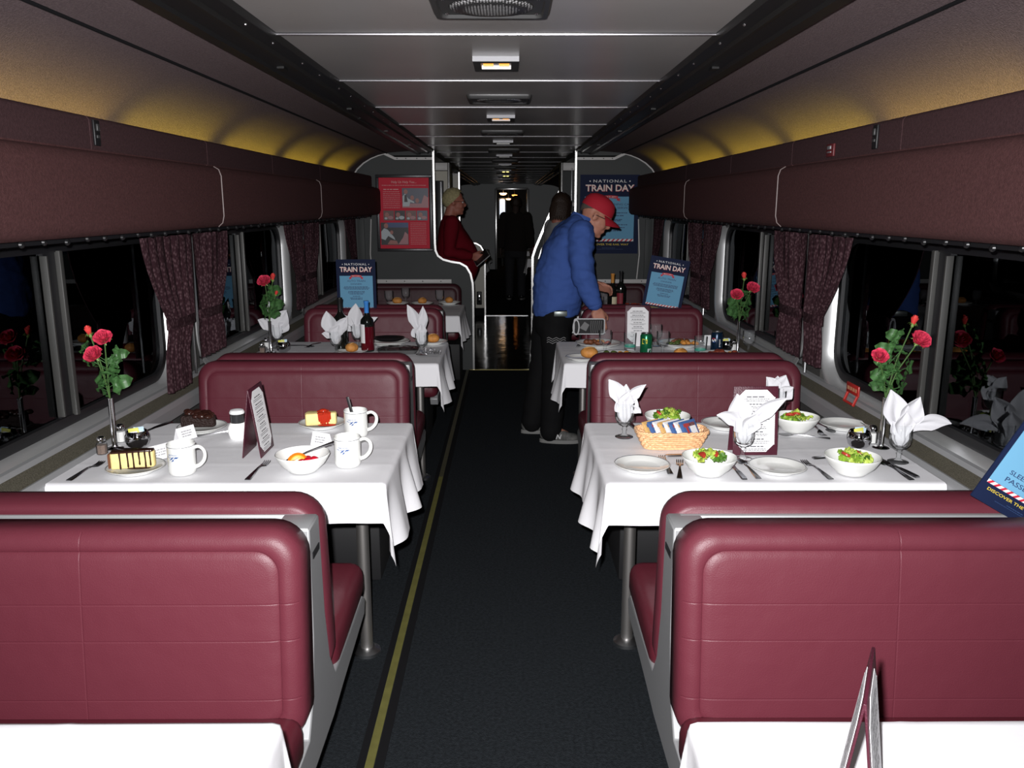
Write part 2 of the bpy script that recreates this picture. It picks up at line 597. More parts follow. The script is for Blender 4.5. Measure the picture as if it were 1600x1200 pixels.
YSEG = [Y0, 1.62, 3.49, 5.33, YP - 0.02]
for s, side in ((-1, 'left'), (1, 'right')):
    for ya, yb in ((Y0, YP), (YP + 0.03, YQ), (YQ + 0.03, YE)):
        mb = MB().add(along(mir(RAILP, s), ya, yb), 0)
        for k in range(int((yb - ya) / 0.31)):
            yy = ya + 0.1 + 0.31 * k + (0.05 if k % 2 else 0)
            mb.add(ball(0.0055, 0.0055, 0.004, c=(s * 0.665, yy, 2.0195), seg=8, rings=6), 1)
            if k % 4 == 1:
                mb.add(box(s * 0.74 - 0.012, s * 0.74 + 0.012, yy, yy + 0.05, 2.003, 2.010), 0)
        trim(mb, [M_RAIL, M_CHROME])
    for ya, yb in ((Y0, YP), (YQ + 0.03, YE)):
        o = struct(MB().add(along(mir(HEADP, s), ya, yb, close=False)), 'ceiling', M_HEAD, angle=80)
        trim(MB().add(tube([(s * 1.072, ya, 2.009), (s * 1.072, yb, 2.009)], 0.006, 8)), M_RUBBER)
        # closing panel above the valance trough
        struct(MB().add(along(mir([(1.226, 1.70), (1.42, 1.70), (1.42, 1.66), (1.20, 1.66)], s), ya, yb)), 'wall_%s' % side, M_WALL, smooth=False)
    # unseen baffles added to block lamp light, leaving dark gaps in the cove glow
    for yy in ((2.06, 3.06, 4.13, 5.24, 6.40, 7.5) if s < 0 else (2.08, 3.1, 4.12, 5.2, 6.3, 7.5)):
        trim(MB().add(along(mir([(1.23, 1.70), (1.416, 1.70), (1.410, 1.785), (1.23, 1.795)], s), yy - 0.035, yy + 0.035)), M_VAL2, smooth=False)
    # servery soffit
    struct(MB().add(box(min(s * 0.64, s * 1.42), max(s * 0.64, s * 1.42), YP + 0.03, YQ, 1.99, 2.03)), 'ceiling', M_BULK, smooth=False)
    # valance units
    for (ya, yb) in list(zip(YSEG, YSEG[1:])) + [(YQ + 0.05, 16.0), (16.0, YE)]:
        trim(MB().add(along(mir(VALP + [(1.36, 1.704), (1.36, 1.458)], s), ya + 0.004, yb - 0.004)), M_VAL, angle=60)
    for (ya, yb) in ((Y0, 2.55), (2.55, 3.52), (3.52, 4.48), (4.48, 5.6), (5.6, YP - 0.12), (YQ + 0.05, YE)):
        trim(MB().add(along(mir(VALQ, s), ya + 0.003, yb - 0.003)), M_VAL2, angle=60)
    for yy in YSEG[1:-1]:
        pts = [(s * (x - 0.001), yy, z) for x, z in VALP[1:7]]
        trim(MB().add(tube(pts, 0.0028, 6)), mat('valance_piping', (0.16, 0.12, 0.115), 0.5))
    # curtain track
    mb = MB().add(box(min(s * 1.225, s * 1.335), max(s * 1.225, s * 1.32), Y0, YP - 0.02, 1.444, 1.460), 0)
    for k in range(60):
        yy = 0.9 + k * 0.115
        mb.add(ball(0.008, 0.012, 0.010, c=(s * (1.224 - 0.002 * (k % 3)), yy, 1.449 + 0.003 * math.sin(k * 2.3)), seg=8, rings=6), 1)
    trim(mb, [M_BLACK, mat('curtain_hook', (0.010, 0.010, 0.011), 0.35)])
    # side wall around the window openings
    W = MB()

    def wb(ya, yb, z0, z1):
        a, b = sorted((s * 1.40, s * 1.46))
        W.add(box(a, b, ya, yb, z0, z1))
    WIN = [(2.72 + 1.9 * k - 0.835, 2.72 + 1.9 * k + 0.835) for k in (-1, 0, 1, 2)]
    wb(Y0, YP, 0, 0.795)
    wb(Y0, YP, 1.465, 1.75)
    edges = [Y0] + [v for w in WIN for v in w] + [YP]
    for i in range(0, len(edges), 2):
        if edges[i + 1] > edges[i] + 0.01:
            wb(edges[i], edges[i + 1], 0.795, 1.465)
    wb(YP, YE, 0, 2.05)
    struct(W, 'wall_%s' % side, M_WALL, smooth=False)
    # window ledge
    led = [(1.402, 0.700), (1.402, 0.812), (1.388, 0.800), (1.349, 0.752), (1.349, 0.700)]
    trim(MB().add(along(mir(led, s), Y0, YP - 0.02)), M_LEDGE, smooth=False)
    trim(MB().add(along(mir([(1.404, 0.812), (1.384, 0.806), (1.380, 0.790), (1.402, 0.806)], s), Y0, YP - 0.02)), M_FRAME, smooth=False)
    trim(MB().add(along(mir([(1.352, 0.757), (1.346, 0.757), (1.340, 0.735), (1.340, 0.690), (1.350, 0.690)], s), Y0, YP - 0.02)), M_FRAME, smooth=False)

# windows ------------------------------------------------------------
WN = [0]
M_REVEAL = mat('window_frame_metal', (0.72, 0.73, 0.73), 0.38, 0.75)
M_MULL = mat('window_bar_metal', (0.055, 0.055, 0.052), 0.45, 0.3)
for s in (-1, 1):
    for k in (-1, 0, 1, 2):
        yc, zc = 2.72 + 1.9 * k, 1.13
        WN[0] += 1
        root = empty('window_%d' % WN[0], (s * 1.40, yc, zc))
        root['kind'] = 'structure'

        def ring(w, h, r, x):
            return [(s * x, a, b) for a, b in rrect(w, h, r, 8)]
        mb = MB().add(loft([ring(1.70, 0.70, 0.19, 0.0), ring(1.70, 0.70, 0.19, -0.006), ring(1.66, 0.665, 0.17, -0.010),
                            ring(1.635, 0.640, 0.155, -0.004), ring(1.585, 0.600, 0.13, 0.050), ring(1.585, 0.600, 0.13, 0.056), ring(1.72, 0.72, 0.19, 0.056)], False, False))
        mb.build('window_frame', M_REVEAL, root, angle=50)
        mb = MB().add(loft([ring(1.60, 0.615, 0.135, 0.040), ring(1.575, 0.59, 0.125, 0.032), ring(1.525, 0.54, 0.105, 0.034), ring(1.52, 0.535, 0.10, 0.05)], False, False))
        mb.build('gasket', M_BLACK, root, angle=50)
        mb = MB().add(box(-0.012, 0.012, 0.0, 0.022, -0.275, 0.275, 0.003), 0, T(s * 0.034, 0, 0))
        mb.add(box(-0.012, 0.012, -0.004, 0.006, -0.262, 0.262, 0.002), 0, T(s * 0.034, -0.075, 0))
        mb.add(box(-0.006, 0.006, -0.07, 0.0, -0.27, 0.27), 1, T(s * 0.044, 0, 0))
        mb.build('window_bar', [M_MULL, M_BLACK], root)
        MB().add(rbox(0.004, 1.55, 0.565, 0), 0, T(s * 0.0505, 0, 0)).build('window_pane', M_GLASSW, root, smooth=False)

# bulkheads ----------------------------------------------------------
SCURVE = [(0.30, 0.0), (0.30, 0.745), (0.303, 0.83), (0.322, 0.918), (0.36, 0.984), (0.42, 1.018), (0.50, 1.030), (0.575, 1.05), (0.624, 1.085), (0.645, 1.133), (0.65, 1.20)]
TOPC = [(1.0, 1.962), (1.10, 2.008), (1.16, 1.992), (1.22, 1.968), (1.29, 1.926), (1.35, 1.872), (1.395, 1.805), (1.41, 1.73)]


def ribbon(pts2, w0, w1, y0, y1):
    """flat edge strip following a line of (x, z) points, from depth y0 to y1"""
    loops = []
    n = len(pts2)
    for i in range(n):
        a = Vector(pts2[max(i - 1, 0)]); b = Vector(pts2[min(i + 1, n - 1)])
        d = (b - a).normalized(); nn = Vector((-d.y, d.x)); p = Vector(pts2[i])
        q0, q1 = p + nn * w0, p + nn * w1
        loops.append([(q0.x, y0, q0.y), (q1.x, y0, q1.y), (q1.x, y1, q1.y), (q0.x, y1, q0.y)])
    return loft(loops)


def bulkhead(side, s, yy, inner, top=TOPC, m=None):
    poly = inner + [(0.65, 1.965)] + top + [(1.41, 0.0)]
    vs, fs = prism(poly, 0, 0.03)
    mb = MB().add([( s * x, yy + t, z) for x, z, t in vs] and ([(s * x, yy + t, z) for x, z, t in vs], fs))
    struct(mb, 'wall_%s' % side, m or M_BULK, smooth=False)
    e = mir(inner + [(0.65, 1.60), (0.65, 2.035)], s)
    trim(MB().add(ribbon(e, -0.009, 0.009, yy - 0.012, yy + 0.042)), M_POLISH, angle=35)
    e2 = mir([(0.66, 1.962)] + top, s)
    mb = MB().add(ribbon(e2, -0.012, 0.012, yy - 0.008, yy + 0.036), 0)
    for x, z in ((0.72, 1.964), (0.80, 1.963), (0.90, 1.962), (0.98, 1.963)):
        mb.add(ball(0.005, 0.003, 0.005, c=(s * x, yy - 0.009, z), seg=8, rings=6), 1)
    trim(mb, [M_EDGEW, M_BLACK], angle=35)


bulkhead('front', -1, YP, SCURVE)
bulkhead('front', 1, YP, SCURVE)
bulkhead('back', -1, YQ, SCURVE, m=M_CREAMWALL)
trim(MB().add(box(-1.40, -0.312, YQ - 0.012, YQ - 0.001, 0.0, 0.11)), M_RUBBER, smooth=False)
# sloping stair panel beyond the servery
DIAG = [(0.315, 0.0), (0.315, 0.95), (0.345, 1.05), (0.74, 1.985)]
poly = DIAG + [(1.41, 1.985), (1.41, 0.0)]
vs, fs = prism(poly, 0, 0.03)
struct(MB().add(([(x, 9.8 + t, z) for x, z, t in vs], fs)), 'wall_back', M_BULK, smooth=False)
mb = MB().add(ribbon(DIAG, -0.013, 0.013, 9.785, 9.845), 0)
trim(mb, M_POLISH, angle=35)
trim(MB().add(ribbon([(x + 0.07, z - 0.02) for x, z in DIAG[1:]], -0.006, 0.006, 9.785, 9.80), 0), M_POLISH, angle=35)
# latch on the far cream panel, and the tall cabinets standing behind each front bulkhead
root = empty('door_latch', (-0.385, YQ - 0.001, 0.25))
tag(root, 'small metal latch low on the cream panel beside the polished floor', 'latch')
MB().add(rbox(0.075, 0.006, 0.19, 0.01, 2, (0, -0.003, 0))).build('plate', M_BLACK, root)
MB().add(rbox(0.03, 0.014, 0.12, 0.006, 2, (0, -0.012, 0))).build('bolt', M_CHROME, root)
for s in (-1, 1):
    root = empty('tall_cabinet', (s * 1.0, 9.05, 0))
    tag(root, ('tall cream cabinet with black handle strip behind the man in red' if s < 0 else
               'tall grey cabinet behind the large poster, with bright edge strips'), 'cabinet')
    MB().add(box(-0.40, 0.40, 0, 0.55, 0.0, 1.90, 0.004)).build('cabinet_body', M_CREAMWALL if s < 0 else M_BULK, root)
    MB().add(box(-0.40, 0.40, -0.01, 0.5, 1.905, 1.985, 0.004)).build('cabinet_top', M_EDGEW, root)
    MB().add(box(-0.012, 0.012, -0.03, 0.0, 0, 1.985, 0.004), 0, T(-s * 0.40, 0, 0)).build('edge_strip', M_POLISH, root)
    if s < 0:
        mb = MB().add(box(0.262, 0.345, -0.03, 0, 0.3, 1.80, 0.006), 0).add(box(0.305, 0.328, -0.036, -0.028, 0.32, 1.79, 0.003), 1).add(box(0.17, 0.20, -0.02, 0, 0.3, 1.78, 0.004), 0)
        mb.build('handle_strip', [M_BLACK, M_ALU], root)
    else:
        mb = MB().add(box(-0.300, -0.290, -0.03, 0, 0.3, 1.93, 0.002), 0).add(box(-0.268, -0.260, -0.03, 0, 0.3, 1.93, 0.002), 0)
        mb.build('edge_strip', M_ALU, root)
root = empty('pull_cord', (0.70, 8.6, 1.985))
tag(root, 'thin cord with a round pull hanging beside the large poster', 'cord')
MB().add(tube([(0, 0, 0), (0, 0, -0.41)], 0.004, 6)).build('cord', M_EDGEW, root)
MB().add(ball(0.022, 0.022, 0.026, c=(0, 0, -0.43))).build('pull', M_EDGEW, root)

# white rail on the front bulkheads above the last benches
for s in (-1, 1):
    mb = MB().add(box(min(s * 0.50, s * 1.38), max(s * 0.50, s * 1.38), YP - 0.022, YP - 0.001, 0.83, 0.868, 0.004), 0)
    for k in range(5):
        mb.add(ball(0.005, 0.003, 0.005, c=(s * (0.6 + 0.17 * k), YP - 0.023, 0.85), seg=8, rings=6), 1)
    trim(mb, [M_EDGEW, M_BLACK])
    # narrow upright edging near the wall
    trim(MB().add(tube([(s * 1.235, YP - 0.012, 0.87), (s * 1.25, YP - 0.03, 1.1), (s * 1.235, YP - 0.012, 1.42)], 0.006, 6)), M_EDGEW)
    trim(MB().add(box(min(s * 1.30, s * 1.36), max(s * 1.30, s * 1.36), YP - 0.02, YP - 0.002, 0.87, 1.42, 0.003)), M_BULK)

# far end ------------------------------------------------------------
XA, XB, ZD = -0.27, 0.50, 1.90
mb = MB().add(box(-1.42, XA, YE, YE + 0.05, 0, 2.05)).add(box(XB, 1.42, YE, YE + 0.05, 0, 2.05)).add(box(XA, XB, YE, YE + 0.05, ZD, 2.05))
struct(mb, 'wall_far', mat('far_bulkhead_grey', (0.42, 0.44, 0.44), 0.5), smooth=False)
for x in (XA, XB):
    trim(MB().add(box(x - 0.03, x + 0.03, YE - 0.03, YE, 0, ZD + 0.03, 0.006)), M_POLISH)
trim(MB().add(box(XA, XB, YE - 0.03, YE, ZD, ZD + 0.05, 0.006)), M_POLISH)
struct(MB().add(box(-0.9, -0.86, YE + 0.05, 25, 0, 2.05)).add(box(1.0, 1.04, YE + 0.05, 25, 0, 2.05)), 'wall_vestibule', M_BULK, smooth=False)
struct(MB().add(box(-0.9, 1.04, YE + 0.05, 25, 2.05, 2.08)), 'ceiling', M_CEIL, smooth=False)
struct(MB().add(box(-0.9, 1.04, 25, 25.04, 0, 2.05)), 'wall_end', M_WALL, smooth=False)
M_WARM = mat('warm_lamp_glass', (0.9, 0.5, 0.2), 0.4, emit=(1.0, 0.55, 0.2), estr=9)
M_ORANGE = mat('orange_lamp_glass', (0.9, 0.4, 0.1), 0.4, emit=(1.0, 0.30, 0.06), estr=5)
for i, (x, yy, z, r, m, lab) in enumerate((
        (-0.10, 21.2, 1.83, 0.095, M_WARM, 'largest warm dome lamp glowing just inside the far doorway'),
        (0.03, 23.2, 1.71, 0.07, M_WARM, 'small warm dome lamp glowing in the middle of the far doorway'),
        (0.19, 22.2, 1.80, 0.075, M_ORANGE, 'orange dome lamp glowing above the dark figure in the far doorway'))):
    root = empty('dome_lamp', (x, yy, z))
    tag(root, lab, 'lamp', 'dome lamps beyond the far door')
    MB().add(lathe([(0, -0.5 * r), (0.6 * r, -0.42 * r), (r, 0), (0.7 * r, 0.1 * r), (0, 0.12 * r)], 16)).build('lamp_glass', m, root)
    MB().add(tube([(0, 0, 0.1 * r), (0, 0, 2.05 - z)], 0.012, 8)).build('stem', M_ALU, root)
root = empty('window_9', (-0.125, 21.6, 1.45)); root['kind'] = 'structure'
MB().add(rbox(0.13, 0.02, 0.48, 0.02)).build('window_pane', mat('bright_far_pane', (0.8, 0.85, 1), 0.4, emit=(0.85, 0.92, 1.0), estr=0.9), root)
MB().add(rbox(0.17, 0.015, 0.54, 0.02, 2, (0, 0.012, 0))).build('window_frame', M_ALU, root)
MB().add(rbox(0.05, 0.02, 1.18, 0.005, 2, (0, 0.02, -0.86))).build('window_post', M_BULK, root)

# ceiling fittings -----------------------------------------------------
M_AMBER = mat('amber_lamp_lens', (0.8, 0.4, 0.05), 0.3, emit=(1.0, 0.36, 0.04), estr=1.5)
M_YELLOW = mat('yellow_lamp_lens', (0.8, 0.7, 0.2), 0.3, emit=(1.0, 0.85, 0.2), estr=3.0)
M_DKGREY = mat('dark_grey_metal', (0.05, 0.05, 0.05), 0.4, 0.3)
M_LTGREY = mat('light_grey_metal', (0.20, 0.20, 0.21), 0.45, 0.3)


def grille_mat():
    m = mat('perforated_grille', (0.2, 0.2, 0.2), 0.4, 0.3)
    nt, N, L, b = nodes_of(m)
    tc = N.new('ShaderNodeTexCoord')
    vo = N.new('ShaderNodeTexVoronoi'); vo.inputs['Scale'].default_value = 130; vo.inputs['Randomness'].default_value = 0.12
    L.new(tc.outputs['Object'], vo.inputs['Vector'])
    rp = N.new('ShaderNodeValToRGB')
    rp.color_ramp.interpolation = 'CONSTANT'
    rp.color_ramp.elements[0].color = (0.42, 0.42, 0.42, 1)
    rp.color_ramp.elements[1].color = (0.03, 0.03, 0.03, 1)
    rp.color_ramp.elements[1].position = 0.42
    L.new(vo.outputs['Distance'], rp.inputs['Fac']); L.new(rp.outputs['Color'], b.inputs['Base Color'])
    return m


M_GRILLE = grille_mat()


def make_speaker():
    root = empty('ceiling_speaker')
    tag(root, None, 'speaker')
    loops = []
    for w, d, z in ((0.30, 0.235, 0), (0.30, 0.235, -0.006), (0.285, 0.22, -0.018), (0.262, 0.198, -0.018), (0.255, 0.19, -0.010)):
        loops.append([(x, y, z) for x, y in rrect(w, d, 0.018, 4)])
    MB().add(loft(loops, True, True)).build('speaker_frame', M_DKGREY, root)
    mb = MB().add(lathe([(0.0, -0.022), (0.05, -0.021), (0.085, -0.017), (0.092, -0.0105), (0.0, -0.0104)], 32), 0, S(1.15, 1, 1))
    for x in (-0.115, 0.115):
        for y in (-0.075, 0.075):
            mb.add(ball(0.006, 0.006, 0.003, c=(x, y, -0.0115), seg=8, rings=6), 1)
    mb.build('speaker_grille', [M_GRILLE, M_CHROME], root)
    return root


def make_lamp():
    root = empty('ceiling_lamp')
    tag(root, None, 'ceiling lamp')
    W2, D2, OW, OD = 0.078, 0.105, 0.052, 0.066
    mb = MB()
    for (xa, xb, ya, yb) in ((-W2, -OW, -D2, D2), (OW, W2, -D2, D2), (-OW, OW, -D2, -OD), (-OW, OW, OD, D2)):
        mb.add(box(xa, xb, ya, yb, -0.0165, 0.0), 1)
        mb.add(box(xa, xb, ya, yb, -0.0170, -0.0164), 0)
    mb.add(box(-W2 - 0.001, W2 + 0.001, -D2 - 0.002, -D2, -0.0165, 0.0), 1)
    mb.build('lamp_housing', [M_DKGREY, M_LTGREY], root, smooth=False)
    mb = MB().add(box(-OW, OW, -OD, OD, -0.0035, -0.001), 0).add(box(-OW, OW, OD - 0.006, OD, -0.0165, -0.001), 1)  # only the far recess wall is white: flash light put into its colour
    mb.build('lamp_recess', [M_DKGREY, mat('flashlit_recess_wall', (0.7, 0.7, 0.68), 0.5)], root, smooth=False)
    for x in (-0.028, 0.028):
        MB().add(rbox(0.036, 0.085, 0.006, 0.002, 2, (x, -0.002, -0.007))).build('lamp_lens', M_AMBER, root)
    return root


XL = -0.008
for k in range(10):
    yy = 2.20 + 1.87 * k
    if yy < YE:
        inst('speaker', make_speaker, (XL, yy, ZC), 0,
             ['square ceiling speaker with round perforated grille, nearest the camera', 'second ceiling speaker along, between two lamps of the aisle ceiling'][k] if k < 2
             else 'small dark ceiling speaker far along the aisle ceiling', 'speakers along the aisle ceiling')
for k in range(9):
    yy = 3.07 + 1.87 * k
    o = inst('lamp', make_lamp, (XL, yy, ZC), 0,
             ['grey ceiling lamp with two amber lenses, nearest along the aisle', 'second grey ceiling lamp with two amber lenses along the aisle'][k] if k < 2
             else ('far ceiling lamp glowing bright yellow above the aisle' if k in (5, 6) else 'unlit grey ceiling lamp far along the aisle ceiling'), 'lamps along the aisle ceiling')
    if k >= 2:
        for ch in o.children:
            if ch.name.startswith('lamp_lens'):
                if k in (5, 6):
                    ch.location.z -= 0.016
                ch.data = ch.data.copy()
                ch.data.materials[0] = M_YELLOW if k in (5, 6) else M_LTGREY

# small fittings on the valances
for s, yy, z, w, h, lab, nm in ((-1, 2.58, 1.76, 0.035, 0.075, 'small black switch plate on the maroon valance above the flower vase by the dessert table', 'switch_plate'),
                                (1, 2.72, 1.76, 0.035, 0.075, 'tall black switch plate on the maroon valance above the salad table', 'switch_plate'),
                                (1, 3.09, 1.742, 0.07, 0.045, 'small dark red square plate on the valance beside the black switch', 'call_plate')):
    root = empty(nm, (s * 1.1995, yy, z))
    tag(root, lab, 'switch')
    MB().add(rbox(0.008, w, h, 0.003, 2, (-s * 0.004, 0, 0))).build('plate', M_BLACK if nm == 'switch_plate' else mat('dark_red_plate', (0.10, 0.012, 0.015), 0.5), root)
    mb = MB().add(rbox(0.006, w * 0.45, h * 0.28, 0.002, 2, (-s * 0.010, 0, h * 0.2)), 0)
    mb.add(rbox(0.005, w * 0.5, h * 0.12, 0.001, 2, (-s * 0.009, 0, -h * 0.15)), 0)
    mb.build('rocker', M_LTGREY if nm == 'call_plate' else M_DKGREY, root)

# emergency handle low in the nearest right hand window
root = empty('emergency_handle', (1.383, 3.16, 0.845))
tag(root, 'small red emergency handle on the sill of the window behind the roses', 'handle')
mb = MB().add(rbox(0.008, 0.115, 0.042, 0.004), 0)
for i in range(4):
    mb.add(rbox(0.001, 0.016, 0.014, 0, 1, (-0.0046, -0.036 + 0.024 * i, 0.0)), 1)
mb.build('sign_plate', [mat('handle_red', (0.35, 0.02, 0.015), 0.4), mat('sign_tan', (0.45, 0.22, 0.12), 0.6)], root)
mb = MB().add(tube([(0, -0.045, -0.02), (-0.012, -0.045, -0.055), (-0.012, 0.045, -0.055), (0, 0.045, -0.02)], 0.006, 8))
mb.build('pull_bar', MATS['handle_red'], root)

# ================================================================== benches
BW, BH = 0.918, 0.485
M_WOODDARK = mat('dark_pedestal', (0.01, 0.01, 0.011), 0.6)


def cushion():
    loops, pcs = [], []
    for ins, z, r in ((0.012, 0.0, 0.06), (0.0, 0.010, 0.075), (0.0, 0.066, 0.075), (0.005, 0.086, 0.07), (0.018, 0.097, 0.065), (0.030, 0.101, 0.055),
                      (0.044, 0.1015, 0.05), (0.047, 0.0985, 0.05), (0.050, 0.101, 0.048), (0.066, 0.1045, 0.04), (0.10, 0.1055, 0.03), (0.17, 0.1065, 0.02)):
        l = [(x, y, z) for x, y in rrect(BW - 2 * ins, BH - 2 * ins, r, 7, 0, BH / 2)]
        loops.append(l)
    g = loft(loops)
    return g, [tuple(v) for v in g[0]]


def cush_matrix(far):
    t = math.atan(0.052 / BH)
    M = Matrix(((1, 0, 0, BW / 2), (0, math.sin(t), -math.cos(t), -0.088), (0, math.cos(t), math.sin(t), 0.395), (0, 0, 0, 1)))
    if far:
        M = T(BW / 2, 0, 0) @ RZ(PI) @ T(-BW / 2, 0, 0) @ M
    return M


CUSH, CUSHPC = cushion()


M_LEATHER_SHADE = leather('shaded_burgundy_vinyl', (0.042, 0.010, 0.014), 0.5)  # same vinyl, darkened in colour for the weaker flash at the end benches


def add_half(root, far, dz=0.0, m=None):
    MB().add(CUSH, 0, T(0, 0, dz) @ cush_matrix(far), pc=CUSHPC).build('back_cushion', m or M_LEATHER, root, angle=60)
    sgn = 1 if far else -1
    M = T(BW / 2, sgn * 0.375, 0.432) @ RX(sgn * R(2.5))
    MB().add(rbox(BW - 0.004, 0.44, 0.115, 0.04, 4), 0, M).build('seat_cushion', M_SEATV, root, angle=60)


FR_HALF = [(0.046, 0.852), (0.060, 0.60), (0.088, 0.47), (0.14, 0.395), (0.55, 0.395), (0.572, 0.375), (0.552, 0.335), (0.22, 0.308), (0.10, 0.295)]


def make_bench():
    root = empty('dining_bench')
    tag(root, None, 'bench')
    add_half(root, False); add_half(root, True)
    poly = FR_HALF + [(-y, z) for y, z in reversed(FR_HALF)]
    M = Matrix(((0, 0, 1, 0), (1, 0, 0, 0), (0, 1, 0, 0), (0, 0, 0, 1)))   # (y, z, x)
    mb = MB().add(prism(poly, 0.002, 0.050), 0, M)
    o = mb.build('end_frame', M_FRAME, root, angle=30)
    bv = o.modifiers.new('b', 'BEVEL'); bv.width = 0.004; bv.segments = 2; bv.limit_method = 'ANGLE'; bv.angle_limit = R(50)
    mb = MB()
    for sg, w in ((-1, 0.012), (1, 0.020)):
        mb.add(box(0.03, BW, min(sg * 0.046, sg * (0.046 - w)), max(sg * 0.046, sg * (0.046 - w)), 0.785, 0.855, 0.004), 0)
    mb.add(box(0.0, BW, -0.03, 0.03, 0.775, 0.79), 1)
    mb.add(box(0.0045, 0.080, -0.0455, 0.0455, 0.785, 0.8545, 0.004), 0)
    mb.build('top_rail', [M_FRAME, M_BLACK], root, angle=30)
    MB().add(box(0.10, BW - 0.06, -0.42, 0.42, 0.0, 0.33, 0.01)).build('pedestal', M_WOODDARK, root)
    return root


def make_single_bench():
    root = empty('end_bench')
    tag(root, None, 'bench')
    add_half(root, False, -0.045, M_LEATHER_SHADE)
    MB().add(box(0.10, BW, -0.45, -0.03, 0.0, 0.33, 0.01)).build('pedestal', M_WOODDARK, root)
    return root


BY = [1.76, 3.66, 5.56]
XR, XL2 = 0.396, -0.402
for i, yy in enumerate(BY):
    nm = [('burgundy double bench nearest the camera on the side of the dessert table', 'burgundy double bench nearest the camera on the side of the salad table'),
          ('burgundy double bench between the dessert table and the table with the blue-capped bottle', 'burgundy double bench between the salad table and the table with the green can'),
          ('burgundy double bench holding the upright small poster', 'burgundy double bench holding the tilted small poster, beside the man in blue')][i]
    inst('bench', make_bench, (XL2, yy, 0), PI, nm[0], 'double benches')
    o = inst('bench', make_bench, (XR + (0.122 if i == 2 else 0), yy, 0), 0, nm[1], 'double benches')
    if i == 2:
        o.scale = (0.875, 1, 1)
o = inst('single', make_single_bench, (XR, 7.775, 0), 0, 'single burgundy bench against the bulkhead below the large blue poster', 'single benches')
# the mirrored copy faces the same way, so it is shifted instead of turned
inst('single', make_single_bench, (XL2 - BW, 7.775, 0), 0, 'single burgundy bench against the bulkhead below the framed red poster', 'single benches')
for i, yy in enumerate((14.3,)):
    inst('bench', make_bench, (XL2, yy, 0), PI, 'dark burgundy double bench far beyond the servery on the side of the man in red', 'double benches')
    inst('bench', make_bench, (XR, yy, 0), 0, 'dark burgundy double bench far beyond the servery on the side of the man in blue', 'double benches')

# ================================================================== tables and cloths
TW, TD = 1.0, 0.70
TY = [0.83, 2.70, 4.61, 6.51]
TXR, TXL = 0.335, -0.342
M_TOP = mat('table_laminate', (0.25, 0.24, 0.22), 0.4)


def make_table():
    root = empty('dining_table')
    tag(root, None, 'table')
    MB().add(box(0.005, TW, -TD / 2, TD / 2, 0.70, 0.734, 0.006)).build('tabletop', M_TOP, root)
    MB().add(tube([(0.125, 0.03, 0.02), (0.125, 0.03, 0.70)], 0.021, 20)).build('leg', mat('steel_leg', (0.50, 0.48, 0.46), 0.40, 0.95), root)
    MB().add(lathe([(0, 0), (0.048, 0), (0.048, 0.012), (0.036, 0.02), (0.024, 0.024), (0, 0.024)], 24, 0.125, 0.03)).build('leg_base', M_ALU, root)
    MB().add(box(TW - 0.05, TW, -0.2, 0.2, 0.62, 0.70, 0.004)).build('wall_bracket', M_ALU, root)
    return root


def cloth_geo(seed, mirrored):
    rr = random.Random(seed)
    ph = [rr.uniform(0, 6.28) for _ in range(8)]
    oA, oY = 0.235, 0.135
    us = [-oA + i * 0.0125 for i in range(int((TW + oA) / 0.0125) + 1)]
    if us[-1] < TW + 0.004: us.append(TW + 0.004)
    vs_ = [-TD / 2 - oY + i * 0.0125 for i in range(int((TD + 2 * oY) / 0.0125) + 1)]

    def f(a, b):
        ex = max(0.0, -a)
        sy = 1 if b > 0 else -1
        ey = max(0.0, abs(b) - TD / 2)
        bx = max(a, 0.0)
        by = max(-TD / 2, min(TD / 2, b))
        z = 0.7385
        # ironed creases and gentle waves on the top
        for c, amp, w in ((TW * 0.33, 0.0008, 0.012), (TW * 0.67, 0.0008, 0.012)):
            z += amp * math.exp(-((bx - c) / w) ** 2)
        for c in (-0.17, 0.0, 0.17):
            z += 0.0009 * math.exp(-((by - c + 0.01 * math.sin(bx * 3)) / 0.010) ** 2)
        z += 0.0009 * (noise.noise(Vector((bx * 5 + seed, by * 5, 0))) + 1)
        r = math.hypot(ex, ey)
        if r < 1e-6:
            return (bx, by, z)
        phi = math.atan2(ey, ex)
        corner = math.sin(2 * phi) ** 2
        R0 = 0.012
        # rounded shoulder, then hanging
        if r < R0 * PI / 2:
            q = r / R0
            out, dn = R0 * math.sin(q), R0 * (1 - math.cos(q))
        else:
            out, dn = R0, R0 + (r - R0 * PI / 2)
        hang = max(0.0, dn - R0) / 0.2
        tl = 0.03 + 0.12 * corner
        o2 = out + dn * math.sin(tl)
        dn2 = dn * math.cos(tl)
        if ey <= 1e-6:   # aisle side: deep folds growing downwards
            w = 0.022 * math.sin(by * 17 + ph[0] + 2.5 * math.sin(by * 5 + ph[4])) + 0.009 * math.sin(by * 41 + ph[1])
            fade = min(1.0, (TD / 2 - abs(by)) / 0.05)
            o2 += hang * (w + 0.018) * fade
        elif ex <= 1e-6:
            w = 0.008 * math.sin(bx * 13 + ph[2]) + 0.004 * math.sin(bx * 31 + ph[3])
            fade = min(1.0, bx / 0.06)
            o2 += hang * (w + 0.008) * fade
        dx, dy = math.cos(phi), math.sin(phi)
        # corner folds back a little so that the tip hangs as a point
        return (bx - dx * o2, by + sy * dy * o2, z - dn2)
    pts = [f(a, b) for b in vs_ for a in us]
    n = len(us)
    fs = [(j * n + i, j * n + i + 1, (j + 1) * n + i + 1, (j + 1) * n + i) for j in range(len(vs_) - 1) for i in range(n - 1)]
    return pts, fs


def make_cloth(seed):
    def mk():
        o = MB().add(cloth_geo(seed, False)).build('tablecloth', M_CLOTH, angle=80)
        tag(o, None, 'tablecloth')
        return o
    return mk


